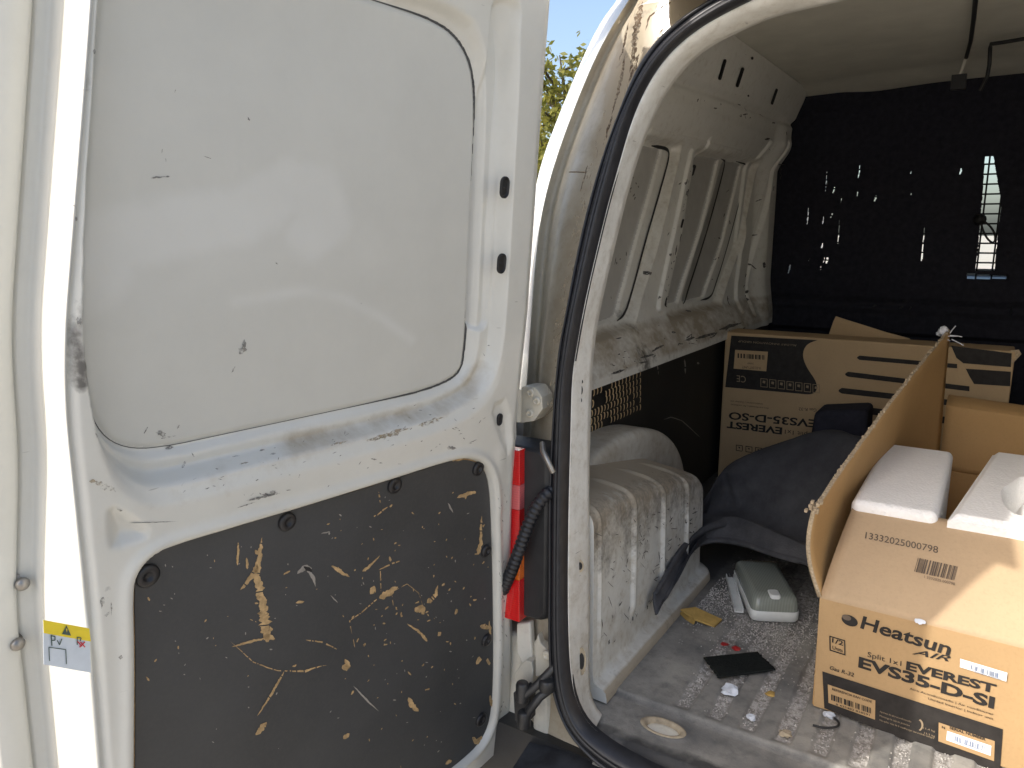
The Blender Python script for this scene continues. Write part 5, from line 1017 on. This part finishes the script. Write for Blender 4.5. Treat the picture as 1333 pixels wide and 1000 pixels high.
# right block: top with a hollow for the unit
x0_, x1_, y0_, y1_ = -.028, .18, 1.21, 1.635; nx_, ny2 = 150, 230; ax_ = np.linspace(x0_, x1_, nx_); ay_ = np.linspace(y0_, y1_, ny2); AX, AY = np.meshgrid(ax_, ay_); AX = AX+(x1_-AX)/(x1_-x0_)*(AY-y0_)/(y1_-y0_)*.050
Zp = np.full(AX.shape, ZP+.004); e = np.minimum(np.minimum(AX-x0_-(AY-y0_)/(y1_-y0_)*.050, x1_-AX), np.minimum(AY-y0_, y1_-AY)); Zp -= .010*(1-sst(0, .012, e))
hol = smooth_closed(np.array([on_z(*p, ZP)[:2] for p in ((1306, 640), (1322, 632), (1333, 622), (1400, 625), (1420, 668), (1333, 676), (1318, 668), (1308, 656))]), 2); Zp -= .05*sst(.004, -.006, sdf_poly(hol, AX, AY))
bos = smooth_closed(np.array([on_z(*p, ZP)[:2] for p in ((1323, 645), (1345, 640), (1380, 650), (1350, 668), (1325, 662))]), 2); Zp += .04*sst(.010, -.012, sdf_poly(bos, AX, AY))
P = np.stack([AX, AY, Zp], -1); zb_ = FLOOR+.012
ringi = [(0, j) for j in range(nx_)]+[(i, nx_-1) for i in range(1, ny2)]+[(ny2-1, j) for j in range(nx_-2, -1, -1)]+[(i, 0) for i in range(ny2-2, 0, -1)]
me = grid_mesh('polystyrene_block', P); bm = bmesh.new(); bm.from_mesh(me); bm.verts.ensure_lookup_table(); ids = [i*nx_+j for i, j in ringi]; old = [bm.verts[i] for i in ids]; lowv = [bm.verts.new((q_.co.x, q_.co.y, zb_)) for q_ in old]; bm.verts.ensure_lookup_table()
for k in range(len(ids)): bm.faces.new((old[k], old[(k+1) % len(ids)], lowv[(k+1) % len(ids)], lowv[k]))
bmesh.ops.recalc_face_normals(bm, faces=bm.faces); bm.to_mesh(me); bm.free(); tag(link('polystyrene_block', me, M['poly']), 'right polystyrene block in the open box, hollow moulded in its top', 'packing block')

# ------------------------------------------------------------------ black wheel arch liner lying behind
def rows_px(pts, ylist, n=60):
    q = [on_y(p[0], p[1], y) for p, y in zip(pts, ylist)]; return smooth(np.array(q), n, 2)
bt = rows_px([(852, 776), (866, 750), (884, 717), (908, 690), (942, 673), (970, 678), (1001, 692), (1057, 716), (1120, 745)], [1.13, 1.19, 1.28, 1.40, 1.48, 1.46, 1.42, 1.37, 1.33])
bl = rows_px([(855, 799), (870, 770), (886, 738), (903, 712), (927, 701), (964, 705), (1007, 721), (1057, 735), (1120, 765)], [1.115, 1.17, 1.26, 1.37, 1.44, 1.43, 1.39, 1.34, 1.30])
up = rows_px([(905, 668), (918, 648), (930, 625), (946, 607), (979, 593), (1026, 580), (1054, 571), (1095, 570), (1150, 590)], [1.44, 1.50, 1.55, 1.58, 1.60, 1.62, 1.62, 1.60, 1.56])
fl = rows_px([(900, 692), (912, 680), (928, 668), (944, 662), (975, 668), (1005, 680), (1057, 702), (1095, 712), (1150, 720)], [1.42, 1.47, 1.52, 1.55, 1.54, 1.52, 1.48, 1.44, 1.40])
bk = up.copy(); bk[:, 1] += .10; bk[:, 2] -= .04; bk2 = bk.copy(); bk2[:, 2] = FLOOR+.06; bk2[:, 1] += .05
und = bl.copy(); und[:, 1] += .05; und[:, 2] += .012
P = loft([und, bl+np.array([0, .004, .0]), bl, bt, bt*.9+fl*.1+np.array([0, .01, 0]), fl, up, bk, bk2], 6)
wr_ = sst(28, 34, np.arange(P.shape[0])[:, None])*sst(46, 40, np.arange(P.shape[0])[:, None]); P[:, :, 1] -= (.020*(fbm(P[:, :, 0], P[:, :, 2], 11, 44)-.5)+.022*np.exp(-np.abs(fbm(P[:, :, 0]+.4*P[:, :, 2], P[:, :, 2]*.6, 9, 61)-.5)/.035)-.008)*wr_; P[:, :, 2] = np.maximum(P[:, :, 2], FLOOR+.001)
du_ = np.zeros(P.shape[:2]); du_[6:26] = .75; du_[26:34] = .35; me = grid_mesh('wheel_arch_liner', P, {'dust': du_*(.5+.8*fbm(P[:, :, 0], P[:, :, 2], 20, 5))}); lin = link('wheel_arch_liner', me, M['liner_dusty']); tag(lin, 'dusty black curved plastic liner lying between the white wheel arch and open box', 'liner'); so = lin.modifiers.new('thickness', 'SOLIDIFY'); so.thickness = .004
c0, c1, c2, c3 = on_y(1060, 535.5, 1.86), on_y(1130, 533, 1.86), on_y(1130, 585, 1.80), on_y(1042, 590, 1.80)
mb = MB(); mb.slab([c0, c1, c2, c3], (0, -1, 0), .10); pb = mb.build('foam_pad', M['felt'], None, bevel=.012); 
c = np.mean([c0, c1, c2, c3], 0); tag(pb, 'black square-cornered pad behind the curved liner, against the tan box', 'pad')
v = pb.data.vertices; lowz = min(x.co.z for x in v)
mb = MB(); 
for x_ in v:
    if x_.co.z < lowz+.08: x_.co.z = FLOOR-pb.location.z+.001

# ------------------------------------------------------------------ small things on the floor
# bulkhead light fitting
fx = empty('light_fitting', (-.31, 1.41, FLOOR), 'loose white light fitting with pale green clear cover on the floor', 'light fitting')
fd = np.array([-.345+.272, 1.525-1.300, 0]); fd = np.array([-.105, .205, 0]); fLn = np.linalg.norm(fd); fd /= fLn; fs = np.array([fd[1], -fd[0], 0]); fc = np.array([-.275, 1.302, FLOOR])+fd*.090
def rr_slab(mb, c, a, b, ha, hb, r, zs, mi=0, seg=6):
    ring = []
    for sx, sy, a0 in ((1, 1, 0), (-1, 1, 90), (-1, -1, 180), (1, -1, 270)):
        for k in range(seg+1): th = math.radians(a0+90*k/seg); ring.append((sx*(ha-r)+r*math.cos(th), sy*(hb-r)+r*math.sin(th)))
    n = len(ring); vs = [c+a*x*s+b*y*s+np.array([0, 0, z]) for z, s in zs for x, y in ring]
    mb.add(vs, [(i*n+k, i*n+(k+1) % n, (i+1)*n+(k+1) % n, (i+1)*n+k) for i in range(len(zs)-1) for k in range(n)], mi, True); mb.add(vs[-n:], [tuple(range(n))], mi, True); mb.add(vs[:n], [tuple(range(n))], mi)
mb = MB(); rr_slab(mb, fc, fs, fd,   .043, .090, .014, [(0.001, .95), (.005, .99), (.020, 1.0), (.0215, .985)]); mb.build('base', M['white_plastic'], fx)
mb = MB(); rr_slab(mb, fc, fs, fd, .0415, .088, .013, [(.0215, 1.0), (.032, .985), (.042, .94), (.046, .86), (.047, .7)]); mb.build('clear_cover', M['cover'], fx)
mb = MB(); rr_slab(mb, fc-fd*.068, fs, fd, .010, .014, .006, [(.040, 1), (.0482, .95), (.0495, .8)]); mb.build('clip', M['white_plastic'], fx)
mb = MB(); a = on_z(950, 752, FLOOR+.003); b_ = on_z(962, 797, FLOOR+.003); d = b_-a; Ld = np.linalg.norm(d); d /= Ld; s_ = np.array([d[1], -d[0], 0]); mb.box((a+b_)/2, (Ld, .016, .002), (d, s_, (0, 0, 1)))
for sg in (-1, 1): mb.box((a+b_)/2+s_*sg*.007+np.array([0, 0, .004]), (Ld, .0018, .008), (d, s_, (0, 0, 1)))
tag(mb.build('channel_strip', M['white_plastic']), 'narrow white channel strip lying beside the light fitting', 'strip')
mp = [on_z(*p, FLOOR+.004) for p in ((916, 858), (950, 856), (985, 850.5), (998, 861), (1010, 873), (968, 879), (935, 884), (925, 871))]
nn = 26; P = np.zeros((nn, nn, 3)); q0, q1, q2, q3 = (on_z(*p, FLOOR+.004) for p in ((916, 858), (986, 850.5), (1010, 873), (935, 884)))
for i in range(nn):
    for j in range(nn):
        a, b_ = j/(nn-1), i/(nn-1); p = (q0*(1-a)+q1*a)*(1-b_)+(q3*(1-a)+q2*a)*b_; e = .0022*(random.random()-.5)*(i in (0, nn-1) or j in (0, nn-1)); P[i, j] = p+np.array([e, e, .0015*math.sin(a*5+1)*math.sin(b_*3)+.0008*random.random()])
o = link('mat_offcut', grid_mesh('mat_offcut', P), M['mat']); tag(o, 'black rubber mat offcut lying flat in the middle of the floor', 'mat'); so = o.modifiers.new('thickness', 'SOLIDIFY'); so.thickness = .003
mb = MB(); z0 = FLOOR+.004
def fold(pts, zs): return [on_z(p[0], p[1], FLOOR+z) for p, z in zip(pts, zs)]
mb.slab(fold([(886, 793), (905, 790), (940, 806), (930, 815), (905, 806)], [.016, .020, .006, .004, .012]), (0, 0, 1), .003); mb.slab(fold([(884, 797), (894, 796), (905, 808), (903, 812), (893, 806)], [.004, .012, .010, .003, .003]), (0, 0, 1), .002)
tag(mb.build('cardboard_scrap', M['scrap_yellow']), 'folded yellow-brown cardboard scrap beside the wheel arch foot', 'scrap')
def crumple(name, c, r, mat, label, cat, seed, flat=.5, n=2):
    bm = bmesh.new(); bmesh.ops.create_icosphere(bm, subdivisions=n, radius=r); rg = random.Random(seed)
    for v in bm.verts: v.co *= rg.uniform(.6, 1.25); v.co.z *= flat
    lo = min(v.co.z for v in bm.verts)
    for v in bm.verts: v.co += Vector(c)-Vector((0, 0, lo))
    me = bpy.data.meshes.new(name); bm.to_mesh(me); bm.free(); return tag(link(name, me, mat), label, cat)
crumple('paper_scrap', on_z(949, 903, FLOOR-.003), .013, M['paper'], 'crumpled blue-white paper scrap just in front of the black mat offcut', 'scrap', 1)
crumple('paper_scrap', on_z(977, 937, FLOOR-.003), .007, M['paper'], 'tiny white paper crumb in a floor groove near the sill', 'scrap', 2)
crumple('red_fragment', on_z(958, 846, FLOOR), .007, M['red_bit'], 'larger red plastic fragment touching the rear edge of the mat offcut', 'fragment', 3, .35)
crumple('red_fragment', on_z(943, 839, FLOOR), .0065, M['red_bit'], 'flat red fragment further left, behind the mat offcut', 'fragment', 4, .15)
crumple('leaf_scrap', on_z(1003, 905, FLOOR-.003), .008, M['scrap_yellow'], 'small dry tan leaf scrap in the groove right of the mat offcut', 'scrap', 6, .25)
crumple('leaf_scrap', on_z(1022, 958, FLOOR-.003), .010, M['mud'], 'clump of tan dirt at the groove end by the sill', 'scrap', 7, .4)
crumple('paper_scrap', on_z(1078, 934, FLOOR), .008, M['paper'], 'pale wad inside the black wire loop beside the open box', 'scrap', 8, .5)
mb = MB(); mb.tube([on_z(p[0], p[1], FLOOR+.0035) for p in smooth([(1058, 944), (1072, 948), (1090, 947), (1093, 941), (1086, 935)], 22, 2)], .0017, 7); tag(mb.build('wire_loop', M['wire']), 'bent black wire on the floor below the open box corner', 'wire')

# ------------------------------------------------------------------ trees behind
def tree(px, py, dist, top_z, rad, label, n_leaf, seed, dens=1.0, hue=.5, group='trees beyond the van'):
    r = np.random.default_rng(seed); d = ray(px, py); d = d/np.linalg.norm(d[:2]); base = np.array([d[0]*dist, d[1]*dist, GROUND]); H = top_z-GROUND
    root = empty('tree', tuple(base), label, 'tree', group); mb = MB(); trunk_top = base+np.array([.1, .1, H*.75]); tp = [base+np.array([0, 0, -.1]), base+np.array([.05, 0, H*.25]), base+np.array([.0, .08, H*.5]), trunk_top, base+np.array([0, 0, H*.95])]
    mb.tube(tp, [.20*H/5, .15*H/5, .11*H/5, .05*H/5, .01], 9); tips = []
    for k in range(34):
        h = r.uniform(.28, .92); a = r.uniform(0, 6.28); p0 = base+np.array([0, 0, H*h]); ln = rad*(1.15-.75*abs(h-.45)*1.6)*r.uniform(.6, 1.05); p1 = p0+np.array([math.cos(a)*ln*.55, math.sin(a)*ln*.55, ln*.30]); p2 = p0+np.array([math.cos(a)*ln, math.sin(a)*ln, ln*r.uniform(.25, .75)])
        mb.tube([p0, p1, p2], [.04*H/5, .022*H/5, .006], 6); tips += [p1*.5+p2*.5, p2, p1]
        for q in range(4): b_ = p1+(p2-p1)*r.random(); e = b_+r.normal(0, 1, 3)*ln*.22; mb.tube([b_, e], [.010, .003], 5); tips.append(e)
    mb.build('trunk', M['bark'], root)
    tips = np.array(tips); k = r.integers(0, len(tips), n_leaf); c = tips[k]+r.normal(0, 1, (n_leaf, 3))*rad*.10; ax = r.normal(0, 1, (n_leaf, 3)); ax /= np.linalg.norm(ax, axis=1)[:, None]; bx_ = np.cross(ax, r.normal(0, 1, (n_leaf, 3))); bx_ /= np.linalg.norm(bx_, axis=1)[:, None]; s = r.uniform(.05, .095, n_leaf)[:, None]*dens
    V = np.stack([c-ax*s, c+bx_*s*.45, c+ax*s, c-bx_*s*.45], 1).reshape(-1, 3); me = bpy.data.meshes.new('crown'); me.from_pydata(V.tolist(), [], np.arange(n_leaf*4).reshape(-1, 4).tolist())
    at = me.attributes.new('hue', 'FLOAT', 'POINT'); cl = (tips[k][:, 2]*3.1+tips[k][:, 0]*2.3) % 1.0; hv = np.clip(.55*cl+hue*.6+r.normal(0, .18, n_leaf), 0, 1); at.data.foreach_set('value', np.repeat(hv, 4).astype(np.float32)); link('crown', me, M['leaf'], root)
tree(728, 120, 13.0, 3.05, 1.15, 'yellow-green tree seen in the gap between open door and van body', 4400, 3, .9, .72)
tree(712, 200, 19.0, 1.9, 1.9, 'darker low tree standing behind the yellow-green tree', 4000, 5, 1.3, .2)
